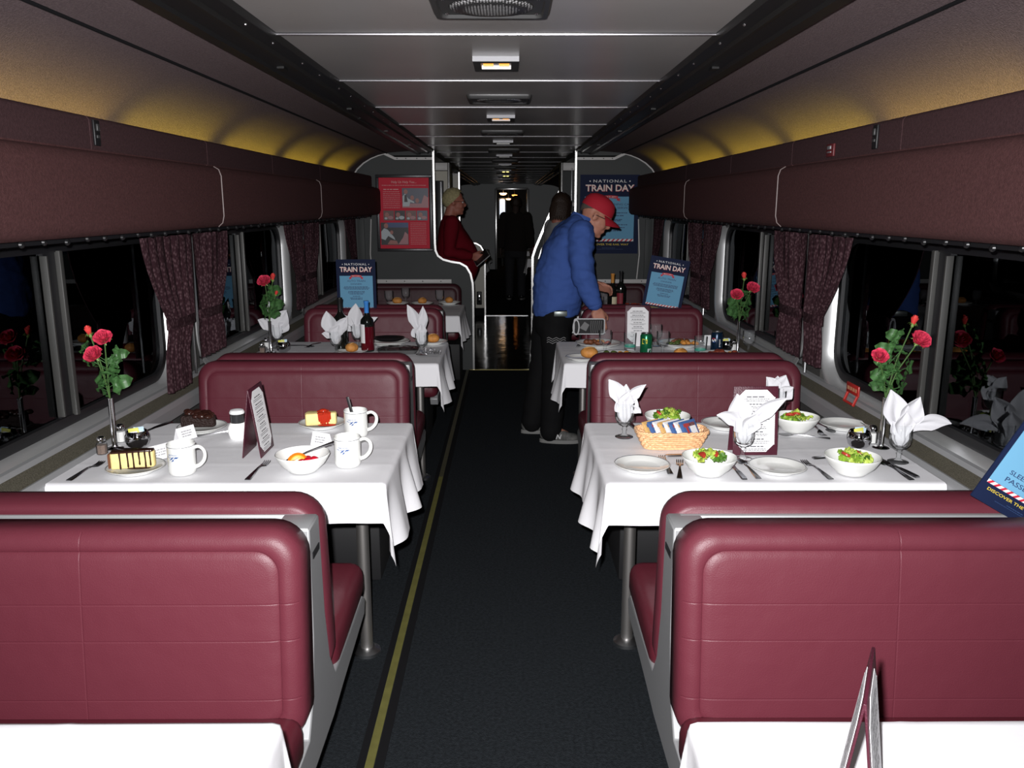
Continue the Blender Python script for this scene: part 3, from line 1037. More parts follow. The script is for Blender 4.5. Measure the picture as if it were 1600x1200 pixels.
TN = [('bare table nearest the camera on the side of the dessert table', 'table nearest the camera holding the edge-on menu'),
      ('dessert table with cheesecake, mugs and fruit bowl', 'salad table with the cracker basket and napkin goblets'),
      ('table with the blue-capped wine bottle', 'table with the green drink can'),
      ('table of bread rolls below the framed red poster', 'table of dark wine bottles near the large blue poster')]
for i, yy in enumerate(TY):
    for j, (x, rz) in enumerate(((TXL, PI), (TXR, 0))):
        inst('table', make_table, (x, yy, 0), rz, 'steel-legged table: ' + TN[i][j], 'dining tables')
        inst('cloth%d' % ((i + j) % 3), make_cloth(11 + (i + j) % 3), (x, yy, 0), rz, 'white cloth covering the ' + TN[i][j], 'tablecloths')
for j, (x, rz) in enumerate(((TXL, PI), (TXR, 0))):
    for yy, w in ((13.2, 'first'), (15.3, 'second')):
        side = 'beyond the man in red' if j == 0 else 'beyond the man in blue'
        inst('table', make_table, (x, yy, 0), rz, w + ' dark dining table past the servery ' + side, 'dining tables')
        inst('cloth0', make_cloth(11), (x, yy, 0), rz, w + ' white cloth glimpsed past the servery ' + side, 'tablecloths')


# ================================================================== curtains
def curtain_geo(s, ya, yb, ta, tb, ba, bb, seed, zb=0.815):
    """drape gathered at a tie: top range ya-yb, tie ta-tb, bottom ba-bb (along the car)"""
    zt, zk = 1.43, 1.085

    def fn(u, v):
        z = zt + (zb - zt) * v
        if z > zk:
            k = (zt - z) / (zt - zk); k = k ** 1.7
            a, b = ya + (ta - ya) * k, yb + (tb - yb) * k
        else:
            k = (zk - z) / (zk - zb); k = min(1, k * 2.2) ** 0.8
            a, b = ta + (ba - ta) * k, tb + (bb - tb) * k
        w = abs(b - a)
        y = a + (b - a) * u
        amp = 0.012 + 0.010 * (1 - w / max(abs(yb - ya), 1e-3))
        x = 1.31 + 0.55 * (amp * math.sin(u * 2 * PI * 6.5 + seed + 0.6 * math.sin(v * 4)) + 0.006 * math.sin(u * 31 + v * 5 + seed))
        y += 0.006 * math.sin(u * 2 * PI * 6.5 + 1.2 + seed)
        return (s * x, y, z)
    return sheet(fn, 90, 40)


def make_curtain(s, flip, slim):
    def mk():
        root = empty('curtain')
        tag(root, None, 'curtain')
        f = -1 if flip else 1
        a = dict(ya=-0.44, yb=0.0, ta=-0.20, tb=-0.02, ba=-0.21, bb=-0.05, zb=0.892) if slim else dict(ya=-0.48, yb=0.0, ta=-0.30, tb=-0.035, ba=-0.34, bb=-0.13)
        if flip:
            a['bb'] = 0.0
            a = {k: -v for k, v in a.items()}
            a['zb'] = 0.892
        MB().add(curtain_geo(s, seed=1.0 if flip else 2.5, **a)).build('drape', M_CURT, root, angle=80)
        ca, cb = sorted((a['ta'], a['tb']))
        mb = MB()
        loops = []
        for z in (1.105, 1.065):
            loops.append([(s * 1.312 + 0.022 * math.cos(q), (ca + cb) / 2 + ((cb - ca) / 2 + 0.012) * math.sin(q), z) for q in [2 * PI * i / 28 for i in range(28)]])
        mb.add(loft(loops, False, False))
        mb.build('tie_band', M_CURT, root)
        return root
    return mk


for s in (-1, 1):
    sd = 'dessert side' if s < 0 else 'salad side'
    for gi, g in enumerate((3.56, 5.50, 7.40)):
        for flip in (False, True):
            if gi == 2 and flip: continue
            at = [('tied maroon curtain at the edge of the nearest big window, ' if not flip else 'tied maroon curtain one further than the big-window one, '),
                  ('tied dark curtain beside the second vase of roses, nearer piece, ' if not flip else 'tied dark curtain past the second vase of roses, farther piece, '),
                  'dark curtain nearest the grey bulkhead, '][gi]
            slim = not flip and not (s < 0 and gi == 0)
            inst('curtain%d%d%d' % (s, flip, slim), make_curtain(s, flip, slim), (0, g + (0.01 if flip else 0), 0), 0, at + sd, 'window curtains')
    for g in (3.565, 5.505):
        trim(MB().add(tube([(s * 1.335, g, 0.83), (s * 1.335, g, 1.42)], 0.006, 6)), M_ALU)

# ================================================================== tableware
ZT = 0.7427


def at(px, py, dz=0.0):
    x, y = P(px, py, ZT)
    return (x, y, ZT + dz)


def ang(p0, p1):
    """heading on the table from one photo point to another"""
    a, b = P(*p0), P(*p1)
    return math.atan2(b[1] - a[1], b[0] - a[0])


def strip_loft(rows):
    """flat bar: rows of (x, half width, z centre, half thickness) along X"""
    loops = []
    for x, w, z, t in rows:
        loops.append([(x, -w, z - t), (x, w, z - t), (x, w * 0.8, z + t), (x, -w * 0.8, z + t)])
    return loft(loops)


HANDLE = [(0.0, 0.0085, 0.003, 0.0012), (0.006, 0.0095, 0.003, 0.0014), (0.04, 0.0075, 0.005, 0.0016), (0.08, 0.004, 0.008, 0.0016), (0.10, 0.0032, 0.009, 0.0016)]


def make_fork():
    mb = MB().add(strip_loft(HANDLE + [(0.118, 0.0035, 0.008, 0.0014), (0.126, 0.009, 0.006, 0.0011), (0.138, 0.0115, 0.003, 0.0010), (0.146, 0.0118, 0.002, 0.0010)]))
    for i in range(4):
        y = -0.0093 + 0.0062 * i
        mb.add(strip_loft([(0.144, 0.0021, 0.0022, 0.001), (0.16, 0.002, 0.0018, 0.0009), (0.178, 0.0018, 0.0042, 0.0008), (0.184, 0.0009, 0.0062, 0.0006)]), 0, T(0, y, 0))
    return tag(mb.build('fork', M_STEEL), None, 'fork')


def make_knife():
    mb = MB().add(strip_loft([(0.0, 0.0075, 0.003, 0.0022), (0.01, 0.009, 0.0032, 0.0026), (0.06, 0.0075, 0.0035, 0.0026), (0.09, 0.0055, 0.0035, 0.002), (0.10, 0.007, 0.0028, 0.0008),
                              (0.15, 0.0095, 0.0022, 0.0006), (0.19, 0.0085, 0.002, 0.0005), (0.208, 0.003, 0.002, 0.0004)]))
    return tag(mb.build('knife', M_STEEL), None, 'knife')


def make_spoon():
    mb = MB().add(strip_loft(HANDLE + [(0.122, 0.003, 0.008, 0.0014), (0.13, 0.0045, 0.007, 0.001)]))

    def f(u, v):
        a, r = u * 2 * PI, v
        x = 0.152 + 0.027 * r * math.cos(a)
        w = 0.0165 * r * math.sin(a) * (1 - 0.18 * math.cos(a))
        return (x, w, 0.0012 + 0.006 * r * r)
    mb.add(thick(sheet(f, 24, 6), 0.0009))
    return tag(mb.build('spoon', M_STEEL), None, 'spoon')


def utensil(kind, p0, p1, label, group, dz=0.0):
    mk = {'fork': make_fork, 'knife': make_knife, 'spoon': make_spoon}[kind]
    l = at(*p0)
    return inst(kind, mk, (l[0], l[1], l[2] + dz), ang(p0, p1), label, group)


def make_plate():
    root = empty('side_plate')
    tag(root, None, 'plate')
    MB().add(lathe([(0, 0.003), (0.048, 0.003), (0.05, 0.0), (0.054, 0.0), (0.056, 0.004), (0.082, 0.0135), (0.0875, 0.0165), (0.0880, 0.0180), (0.0870, 0.0188), (0.081, 0.0165), (0.058, 0.0085), (0.054, 0.0065), (0, 0.006)], 48)).build('dish', M_CHINA, root, angle=60)
    MB().add(lathe([(0.0838, 0.01795), (0.0852, 0.01855)], 48)).build('rim_band', M_BAND, root)
    return root


def make_bowl():
    root = empty('bowl')
    tag(root, None, 'bowl')
    MB().add(lathe([(0, 0.003), (0.036, 0.003), (0.038, 0.0), (0.042, 0.0), (0.046, 0.005), (0.068, 0.026), (0.081, 0.048), (0.0835, 0.0545), (0.0825, 0.0565), (0.0805, 0.055), (0.076, 0.046), (0.062, 0.026), (0.04, 0.010), (0, 0.008)], 48)).build('dish', M_CHINA, root, angle=60)
    MB().add(lathe([(0.0828, 0.0572), (0.0818, 0.0572)], 48)).build('rim_band', M_BAND, root)
    return root


M_LOGO = mat('mug_emblem_blue', s2l(58, 92, 150), 0.3)


def wrap(geo, r, ang0, z0):
    """bend flat lettering round a cylinder; x runs along the wall, y up"""
    return [(r * math.sin(x / r + ang0), -r * math.cos(x / r + ang0), z0 + y) for x, y, z in geo[0]], geo[1]


def subdiv_poly(poly, n=4):
    out = []
    for i in range(len(poly)):
        a, b = poly[i], poly[(i + 1) % len(poly)]
        for k in range(n):
            out.append((a[0] + (b[0] - a[0]) * k / n, a[1] + (b[1] - a[1]) * k / n))
    return out


def make_mug():
    root = empty('mug')
    tag(root, None, 'mug')
    r = 0.041
    mb = MB().add(lathe([(0, 0.004), (0.030, 0.002), (0.034, 0.0), (0.039, 0.004), (r, 0.012), (r, 0.085), (r + 0.0008, 0.096), (r - 0.001, 0.0975), (r - 0.0035, 0.096), (r - 0.004, 0.02), (0.03, 0.008), (0, 0.007)], 40))
    hp = [(0.038, 0, 0.082), (0.055, 0, 0.086), (0.069, 0, 0.076), (0.073, 0, 0.060), (0.068, 0, 0.042), (0.054, 0, 0.027), (0.038, 0, 0.021)]
    sm = []
    for i in range(len(hp) - 1):
        for k in range(4):
            t = k / 4
            p0, p1, p2, p3 = hp[max(i - 1, 0)], hp[i], hp[i + 1], hp[min(i + 2, len(hp) - 1)]
            sm.append(tuple(0.5 * (2 * p1[j] + (p2[j] - p0[j]) * t + (2 * p0[j] - 5 * p1[j] + 4 * p2[j] - p3[j]) * t * t + (3 * p1[j] - p0[j] - 3 * p2[j] + p3[j]) * t ** 3) for j in range(3)))
    sm.append(hp[-1])
    mb.build('cup', M_CHINA, root, angle=60)
    MB().add(tube(sm, 0.0052, 10, flat=1.3)).build('handle', M_CHINA, root, angle=60)
    MB().add(lathe([(r + 0.0007, 0.0895), (r + 0.0007, 0.0908)], 40)).build('rim_band', M_BAND, root)
    mb = MB()
    a0 = -0.30
    R2 = r + 0.0004
    for poly in ([(-0.017, 0.0095), (-0.004, 0.0095), (0.001, 0.0035), (-0.001, 0.003)], [(-0.008, 0.0005), (-0.004, 0.0015), (0.006, 0.0095), (0.000, 0.0085)],
                 [(-0.003, -0.002), (0.0025, -0.0005), (0.0165, 0.0095), (0.008, 0.0095)]):
        mb.add(wrap(flat(subdiv_poly([(1.35 * p, 1.35 * q) for p, q in poly])), R2, a0, 0.050))
    mb.add(wrap(text_geo('AMTRAK', 0.0034, 0.034, 0.01), R2, a0, 0.0665))
    mb.build('emblem', M_LOGO, root, smooth=False)
    return root


def make_goblet():
    root = tag(empty('goblet'), None, 'goblet')
    prof = [(0, 0.0), (0.029, 0.0), (0.0315, 0.0015), (0.030, 0.004), (0.016, 0.008), (0.0075, 0.013), (0.0062, 0.022), (0.009, 0.030), (0.0065, 0.036), (0.010, 0.044), (0.022, 0.050),
            (0.030, 0.060), (0.0335, 0.075), (0.0345, 0.095), (0.035, 0.128), (0.0343, 0.1285), (0.0335, 0.127), (0.0328, 0.095), (0.031, 0.077), (0.027, 0.064), (0.018, 0.055), (0, 0.053)]
    vs, fs = lathe(prof, 48)
    out = []
    for i, (x, y, z) in enumerate(vs):
        r = math.hypot(x, y)
        if 0.045 < z < 0.088 and r > 0.01:
            a = math.atan2(y, x)
            k = 1 + 0.035 * math.cos(a * 12) * min(1, (0.088 - z) / 0.02)
            x, y = x * k, y * k
        out.append((x, y, z))
    MB().add((out, fs)).build('glass_body', M_GLASS, root, angle=70)
    MB().add(lathe([(0.0313, 0.0016), (0.0322, 0.0022), (0.0313, 0.0032)], 32)).build('foot_rim', M_GLASS, root)
    return root


def make_tumbler():
    root = tag(empty('tumbler'), None, 'glass')
    MB().add(lathe([(0, 0), (0.030, 0), (0.031, 0.002), (0.0355, 0.098), (0.0348, 0.099), (0.034, 0.097), (0.0295, 0.008), (0, 0.007)], 32)).build('glass_body', M_GLASS, root, angle=60)
    MB().add(lathe([(0.0325, 0.020), (0.0329, 0.030)], 32)).build('print_band', mat('green_print', (0.05, 0.30, 0.22), 0.4), root)
    return root


def make_shaker():
    root = tag(empty('shaker'), None, 'shaker')
    n = 8
    MB().add(lathe([(0, 0), (0.016, 0), (0.018, 0.002), (0.018, 0.034), (0.013, 0.042), (0.0, 0.042)], 8)).build('glass_body', M_GLASS, root, angle=20)
    MB().add(lathe([(0, 0.002), (0.0155, 0.002), (0.0155, 0.031), (0, 0.032)], 8)).build('filling', mat('pepper', (0.16, 0.11, 0.085), 0.9, var=0.5, vscale=500), root, angle=20)
    MB().add(lathe([(0.014, 0.041), (0.0145, 0.05), (0.012, 0.057), (0.006, 0.0605), (0, 0.061)], 20)).build('cap', M_CHROME, root)
    return root


def make_salt():
    root = tag(empty('shaker'), None, 'shaker')
    MB().add(lathe([(0, 0), (0.015, 0), (0.017, 0.002), (0.017, 0.036), (0.013, 0.044), (0.0, 0.044)], 8)).build('glass_body', M_GLASS, root, angle=20)
    MB().add(lathe([(0, 0.002), (0.0145, 0.002), (0.0145, 0.037), (0, 0.038)], 8)).build('filling', mat('salt', (0.75, 0.75, 0.73), 0.9), root, angle=20)
    MB().add(lathe([(0.0135, 0.043), (0.0145, 0.053), (0.012, 0.060), (0.006, 0.064), (0, 0.0645)], 20)).build('cap', M_CHROME, root)
    return root


def make_caddy():
    root = tag(empty('sugar_caddy'), None, 'sugar caddy')
    MB().add(lathe([(0, 0), (0.020, 0), (0.024, 0.002), (0.035, 0.012), (0.040, 0.028), (0.039, 0.045), (0.033, 0.058), (0.0315, 0.060), (0.030, 0.058), (0.036, 0.044), (0.037, 0.028), (0.030, 0.010), (0, 0.006)], 36)).build('pot', mat('dark_chrome', (0.55, 0.55, 0.57), 0.06, 1.0), root, angle=60)
    return root


def make_packet(key, c1, c2):
    def mk():
        root = tag(empty('sugar_packet'), None, 'packet')
        w, h = 0.034, 0.056
        MB().add(rbox(w, 0.0035, h, 0.0015, 2, (0, 0, 0))).build('wrapper', c1, root)
        MB().add(rbox(w * 0.7, 0.0040, h * 0.28, 0.0005, 1, (0, 0, h * 0.16))).build('printed_patch', c2, root)
        return root
    return mk


M_PKBLUE = mat('packet_pale_blue', s2l(190, 215, 230), 0.6)
M_PKYEL = mat('packet_yellow', s2l(215, 215, 105), 0.6)
M_PKWHITE = mat('packet_white', (0.7, 0.7, 0.7), 0.6)


def caddy(px, py, label, near):
    l = at(px, py)
    inst('caddy', make_caddy, l, 0, label, 'sugar caddies')
    for i, (k, dx, dy, rz, tilt, nm) in enumerate((('y', -0.006, -0.008, 0.15, -0.20, 'yellow sweetener packet'), ('b', 0.004, 0.002, 0.1, 0.2, 'front pale blue sugar packet'), ('b', 0.006, 0.011, 0.1, -0.1, 'rear pale blue sugar packet'))):
        inst('pk' + k, make_packet(k, M_PKYEL if k == 'y' else M_PKBLUE, M_PKWHITE), (l[0] + dx * 0.8, l[1] + dy * 0.9, l[2] + 0.042), rz, nm + ' in the sugar caddy ' + near, 'sweetener packets', ry=tilt * 0.6)


# ------------------------------------------------------------------ napkins
def petal(a0, a1, L, W, y0=0.0, lean=0.0, fold=0.25, tip=1.0, seed=0, x0=0.0, z0=0.02, shape=0.55):
    """folded linen leaf: heading a0 to a1 degrees from upright, broad side towards -Y"""
    nv, nu = 22, 12
    rr = random.Random(seed)
    ph = rr.uniform(0, 6)
    pos = Vector((x0, y0, z0))
    spine, tang = [], []
    for j in range(nv + 1):
        v = j / nv
        a = R(a0 + (a1 - a0) * v)
        d = Vector((math.sin(a) * math.cos(R(lean) * v), -math.sin(R(lean) * v), math.cos(a) * math.cos(R(lean) * v))).normalized()
        spine.append(pos.copy()); tang.append(d)
        pos = pos + d * (L / nv)
    vs = []
    for j in range(nv + 1):
        v = j / nv
        grow = min(1.0, 0.22 + (v / shape) * 0.78) if v < shape else 1.0
        k = max(0.0, (v - shape) / (1 - shape))
        w = W * grow * (1 - k ** (1.6)) * (1 - 0.0) if tip > 0 else W * grow * (1 - 0.35 * k)
        d = tang[j]
        side = d.cross(Vector((0, 1, 0))).normalized()
        nrm = side.cross(d).normalized()
        for i in range(nu + 1):
            u = i / nu * 2 - 1
            q = spine[j] + side * (u * max(w, 0.0012)) + nrm * (-fold * abs(u) * w * 0.9 + 0.0035 * math.sin(u * 5 + v * 7 + ph) * min(1, w / 0.02))
            vs.append(tuple(q))
    n = nu + 1
    fs = [(j * n + i, j * n + i + 1, (j + 1) * n + i + 1, (j + 1) * n + i) for j in range(nv) for i in range(nu)]
    return vs, fs


def napkin(loc, petals, label, rz=0.0, group='folded napkins in goblets'):
    mb = MB()
    prof = []

    def core(u, v):
        a = u * 2 * PI
        r = (0.011 + 0.0135 * min(1, v * 4.0)) * (1 + 0.10 * math.sin(a * 7 + v * 2))
        return (r * math.cos(a), r * math.sin(a), 0.0575 + 0.080 * v)
    mb.add(sheet(core, 56, 10))
    for i, p in enumerate(petals):
        k = dict(p)
        k.setdefault('z0', 0.085); k.setdefault('seed', i)
        mb.add(thick(petal(**k), 0.0012))
    o = mb.build('napkin', M_NAPKIN, None, loc, rz, angle=55)
    tag(o, label, 'napkin', group)
    return o


def goblet_napkin(px, py, petals, glab, nlab, rz=0.0):
    l = at(px, py)
    inst('goblet', make_goblet, l, rz, glab, 'stemmed goblets')
    napkin(l, petals, nlab, rz)


# ------------------------------------------------------------------ roses
def rose_geo(r, layers, seed, opened=1.0):
    rr = random.Random(seed)
    out = []
    for l, (n, rad, hgt, open_) in enumerate(layers):
        for k in range(n):
            a0 = 2 * PI * k / n + l * 1.1 + rr.uniform(-0.2, 0.2)
            wob = rr.uniform(-0.15, 0.15)

            def f(u, v):
                aa = a0 + (u - 0.5) * (2 * PI / n) * 1.35
                rv = rad * (0.25 + 0.75 * v ** 0.7) + open_ * rad * v ** 4
                edge = math.sin(PI * u)
                z = hgt * v * (0.86 + 0.14 * edge) - open_ * 0.16 * r * v ** 5 + 0.02 * r * math.sin(6 * u + l)
                rv *= 1 + 0.05 * math.sin(u * 9 + wob * 20) + wob * v * 0.2
                return (rv * math.cos(aa), rv * math.sin(aa), z)
            out.append(sheet(f, 8, 8))
    return out


def leaf_geo(L, W):
    def f(u, v):
        w = W * math.sin(PI * min(1, v ** 0.8)) ** 0.85 * (1 + 0.04 * math.sin(v * 60))
        uu = u * 2 - 1
        return (uu * w, L * v, 0.25 * abs(uu) * w - 0.18 * L * v * v + 0.004 * math.sin(v * 12))
    return sheet(f, 6, 12)


def rose_spray(loc, heads, leaves, label, scale=1.0, ztop=0.175):
    """heads and leaves given as (dx, dz, dy, size, ...) metres above the vase mouth"""
    root = tag(empty('rose_spray', loc), label, 'roses', 'rose sprays in vases')
    base = Vector((0, 0, ztop))
    low = Vector((0, 0, 0.03))
    mb = MB()
    nodes_ = [base + Vector((0, 0, 0.03)), base + Vector((0.0, 0.0, 0.07))]
    for i, (dx, dz, dy, r, kind, tx) in enumerate(heads):
        tip = base + Vector((dx, dy, dz))
        mid = base + Vector((dx * 0.35, dy * 0.4, dz * 0.5))
        pts = [low, base, base + (mid - base) * 0.5, mid, mid + (tip - mid) * 0.6, tip]
        mb.add(tube(pts, [0.0028, 0.0028, 0.0026, 0.0024, 0.0022, 0.0026], 7))
    mb.build('stem', M_STEM, root)
    for i, (dx, dz, dy, r, kind, tx) in enumerate(heads):
        tip = base + Vector((dx, dy, dz))
        M = T(*tip) @ RY(R(tx)) @ RX(R(48 if kind == 'rose' else 8))
        mb = MB()
        if kind == 'rose':
            lay = [(3, r * 0.26, r * 1.62, -0.1), (4, r * 0.46, r * 1.58, 0.0), (5, r * 0.66, r * 1.42, 0.10), (5, r * 0.82, r * 1.20, 0.26), (6, r * 0.92, r * 0.95, 0.34)]
        else:
            lay = [(3, r * 0.35, r * 1.9, -0.25), (4, r * 0.55, r * 1.8, -0.12), (4, r * 0.68, r * 1.5, 0.0)]
        for g in rose_geo(r, lay, i * 7 + 3):
            mb.add(g, 0, M)
        fl = mb.build('rose_bloom' if kind == 'rose' else 'rose_bud', M_PETAL if kind == 'rose' else M_PETAL2, root, angle=70)
        mb = MB().add(ball(r * 0.32, r * 0.32, r * 0.42, c=(0, 0, -r * 0.18), seg=12, rings=8), 0, M)
        for k in range(5):
            mb.add(leaf_geo(r * 0.8, r * 0.14), 0, M @ RZ(k * 2 * PI / 5) @ T(0, r * 0.2, 0) @ RX(R(25)))
        mb.build('sepal', mat('rose_sepal', (0.16, 0.26, 0.06), 0.5), fl)
    for (dx, dz, dy, L, aim, pitch) in leaves:
        # root of the leaf, direction it points (degrees from upright towards +x), tilt towards the viewer
        L *= 1.22
        M = T(*(base + Vector((dx, dy, dz)))) @ RY(R(aim)) @ RX(R(90 - pitch)) @ RZ(0)
        mb = MB().add(leaf_geo(L, L * 0.34), 0, M)
        for sg in (-1, 1):
            mb.add(leaf_geo(L * 0.62, L * 0.22), 0, M @ T(0, -L * 0.05, 0) @ RZ(sg * 1.15) @ RY(sg * 0.3))
        mb.add(tube([(0, 0, 0), (0, L * 0.5, -0.03 * L)], 0.0008, 5), 0, M)
        a = base + Vector((0, 0, max(0.0, dz * 0.75)))
        mb.add(tube([a, base + Vector((dx, dy, dz))], 0.0012, 5))
        mb.build('leaf', M_LEAF, root, angle=80)
    return root


def make_vase():
    o = MB().add(lathe([(0, 0), (0.027, 0), (0.028, 0.002), (0.024, 0.005), (0.011, 0.008), (0.0085, 0.014), (0.0085, 0.17), (0.0095, 0.176), (0.0085, 0.177), (0.0075, 0.174), (0.0072, 0.02), (0, 0.02)], 28)).build('bud_vase', M_CHROME, angle=50)
    return tag(o, None, 'vase')


# ------------------------------------------------------------------ menus, cards
def menu_card_rows(mb, mi, w, h, seed, z):
    rr = random.Random(seed)
    y = h * 0.84
    while y > h * 0.12:
        dashes(mb, mi, 0, y, w * rr.uniform(0.3, 0.5), h * 0.016, rr, z)
        y -= h * 0.03
        for _ in range(rr.choice((1, 2, 2))):
            dashes(mb, mi, 0, y, w * rr.uniform(0.45, 0.68), h * 0.009, rr, z)
            y -= h * 0.023
        y -= h * 0.03


def make_menu():
    """tent menu, ridge along x, faces towards -y and +y"""
    root = tag(empty('menu_stand'), None, 'menu')
    w, h, sp = 0.148, 0.228, 0.030
    t = math.atan(sp / h)
    for sgn in (1, -1):
        # stands in the XZ plane, leaning towards the ridge
        M = (RZ(PI) if sgn < 0 else Matrix.Identity(4)) @ T(0, -sp, 0) @ RX(PI / 2 - t)
        mb = MB().add(rbox(w, h, 0.0035, 0.0012, 2, (0, h / 2, 0)), 0, M)
        c = mb.build('cover', M_MAROON, root)
        k = 0.026
        pw, ph = w * 0.84, h * 0.90
        y0 = h * 0.05
        poly = [(-pw / 2 + k, y0), (pw / 2 - k, y0), (pw / 2, y0 + k), (pw / 2, y0 + ph - k), (pw / 2 - k, y0 + ph), (-pw / 2 + k, y0 + ph), (-pw / 2, y0 + ph - k), (-pw / 2, y0 + k)]
        mb = MB().add(prism(poly, 0.0022, 0.0028), 0, M)
        for s2 in (-1, 1):
            for i in range(26):
                yy = y0 + k + (ph - 2 * k) * i / 25
                mb.add(prism([(s2 * pw / 2 + 0.0016 * math.cos(q), yy + 0.0022 * math.sin(q)) for q in [2 * PI * j / 8 for j in range(8)]], 0.0022, 0.00275), 0, M)
        rows = MB()
        menu_card_rows(rows, 1, w, h, 5, 0.0030)
        mb.add((rows.v, rows.f), 1, M)
        mb.build('paper_insert', [M_PAPER, M_INK], c, smooth=False)
    return root


def make_tentcard():
    root = tag(empty('place_card'), None, 'card')
    w, h, sp = 0.075, 0.045, 0.016
    mb = MB()
    M = Matrix(((0, 0, 1, 0), (1, 0, 0, 0), (0, 1, 0, 0), (0, 0, 0, 1)))
    mb.add(prism([(-sp, 0), (-sp + 0.0012, 0), (0, h - 0.0012), (sp - 0.0012, 0), (sp, 0), (0, h + 0.0005)], -w / 2, w / 2), 0, M)
    mb.build('folded_sheet', M_PAPER, root, smooth=False)
    d = MB()
    rr = random.Random(3)
    for i in range(3):
        dashes(d, 0, 0, h * 0.68 - i * 0.0085, w * 0.55, 0.0030, rr, 0.0006)
    Mt = T(0, -sp, 0) @ RX(PI / 2 - math.atan(sp / h))
    MB().add((d.v, d.f), 0, Mt).build('print', mat('pale_ink', (0.32, 0.32, 0.33), 0.8), root, smooth=False)
    return root


# ------------------------------------------------------------------ food
M_CHEESE = mat('cheesecake', s2l(240, 218, 148), 0.6, bump=0.15, bscale=120, var=0.10, vscale=40)
M_CRUST = mat('brown_crust', (0.16, 0.06, 0.025), 0.8, bump=0.4, bscale=200)
M_CHOC = mat('chocolate_sauce', (0.030, 0.010, 0.007), 0.25)
M_CHOCCAKE = mat('chocolate_cake', (0.020, 0.008, 0.006), 0.6, bump=0.8, bscale=160)
M_BERRY = mat('strawberry_sauce', (0.45, 0.03, 0.012), 0.18)


def wedge_poly(L, W, tipw=0.012):
    return [(-L / 2, -W / 2), (L / 2, -tipw / 2), (L / 2 + 0.003, 0), (L / 2, tipw / 2), (-L / 2, W / 2), (-L / 2 - 0.006, 0)]


def bevel_geo(geo, off, seg=2):
    bm = bmesh.new()
    vv = [bm.verts.new(v) for v in geo[0]]
    for f in geo[1]:
        bm.faces.new([vv[i] for i in f])
    bmesh.ops.recalc_face_normals(bm, faces=bm.faces)
    bmesh.ops.bevel(bm, geom=list(bm.edges), offset=off, segments=seg, profile=0.5, affect='EDGES')
    bm.verts.index_update()
    out = ([tuple(v.co) for v in bm.verts], [tuple(v.index for v in f.verts) for f in bm.faces])
    bm.free()
    return out


def blobs(mb, n, c, spread, r, seed, mi=0, flatz=0.7):
    rr = random.Random(seed)
    for _ in range(n):
        x = max(-spread[0] * 0.8, min(spread[0] * 0.8, rr.gauss(0, spread[0] * 0.5)))
        y = max(-spread[1] * 0.8, min(spread[1] * 0.8, rr.gauss(0, spread[1] * 0.5)))
        q = r * rr.uniform(0.6, 1.2)
        vs, fs = ball(q, q * rr.uniform(0.7, 1.1), q * flatz, seg=10, rings=7)
        vs = [(v[0] + 0.25 * q * noise.noise(Vector(v) * 60), v[1] + 0.25 * q * noise.noise(Vector(v) * 60 + Vector((9, 0, 0))), v[2]) for v in vs]
        mb.add((vs, fs), mi, T(c[0] + x, c[1] + y, c[2] + q * flatz * 1.05))


def make_roll():
    root = tag(empty('bread_roll'), None, 'bread roll')
    vs, fs = ball(0.041, 0.034, 0.026, seg=24, rings=14)
    vs = [(x * (1 + 0.05 * noise.noise(Vector((x, y, z)) * 40)), y * (1 + 0.05 * noise.noise(Vector((x, y, z)) * 40)), (z + 0.026) * (0.8 if z < -0.01 else 1.0)) for x, y, z in vs]
    MB().add((vs, fs)).build('crust', mat('bread_crust', s2l(205, 140, 70), 0.6, bump=0.3, bscale=70, var=0.22, vscale=30), root)
    MB().add(tube([(-0.026, -0.004, 0.0455), (-0.01, -0.008, 0.0508), (0.01, -0.006, 0.0508), (0.026, 0.0, 0.0455)], 0.0035, 6, flat=0.4)).build('score_line', mat('bread_pale', s2l(225, 175, 110), 0.7), root)
    return root


GREENS = [mat('lettuce_light', s2l(175, 195, 85), 0.45, var=0.2, vscale=50), mat('lettuce_mid', s2l(130, 165, 55), 0.45, var=0.25, vscale=50), mat('lettuce_dark', s2l(72, 112, 36), 0.45, var=0.25, vscale=50)]
M_TOMATO = mat('tomato', s2l(170, 58, 42), 0.3)
M_ONION = mat('red_onion', s2l(160, 110, 130), 0.4)


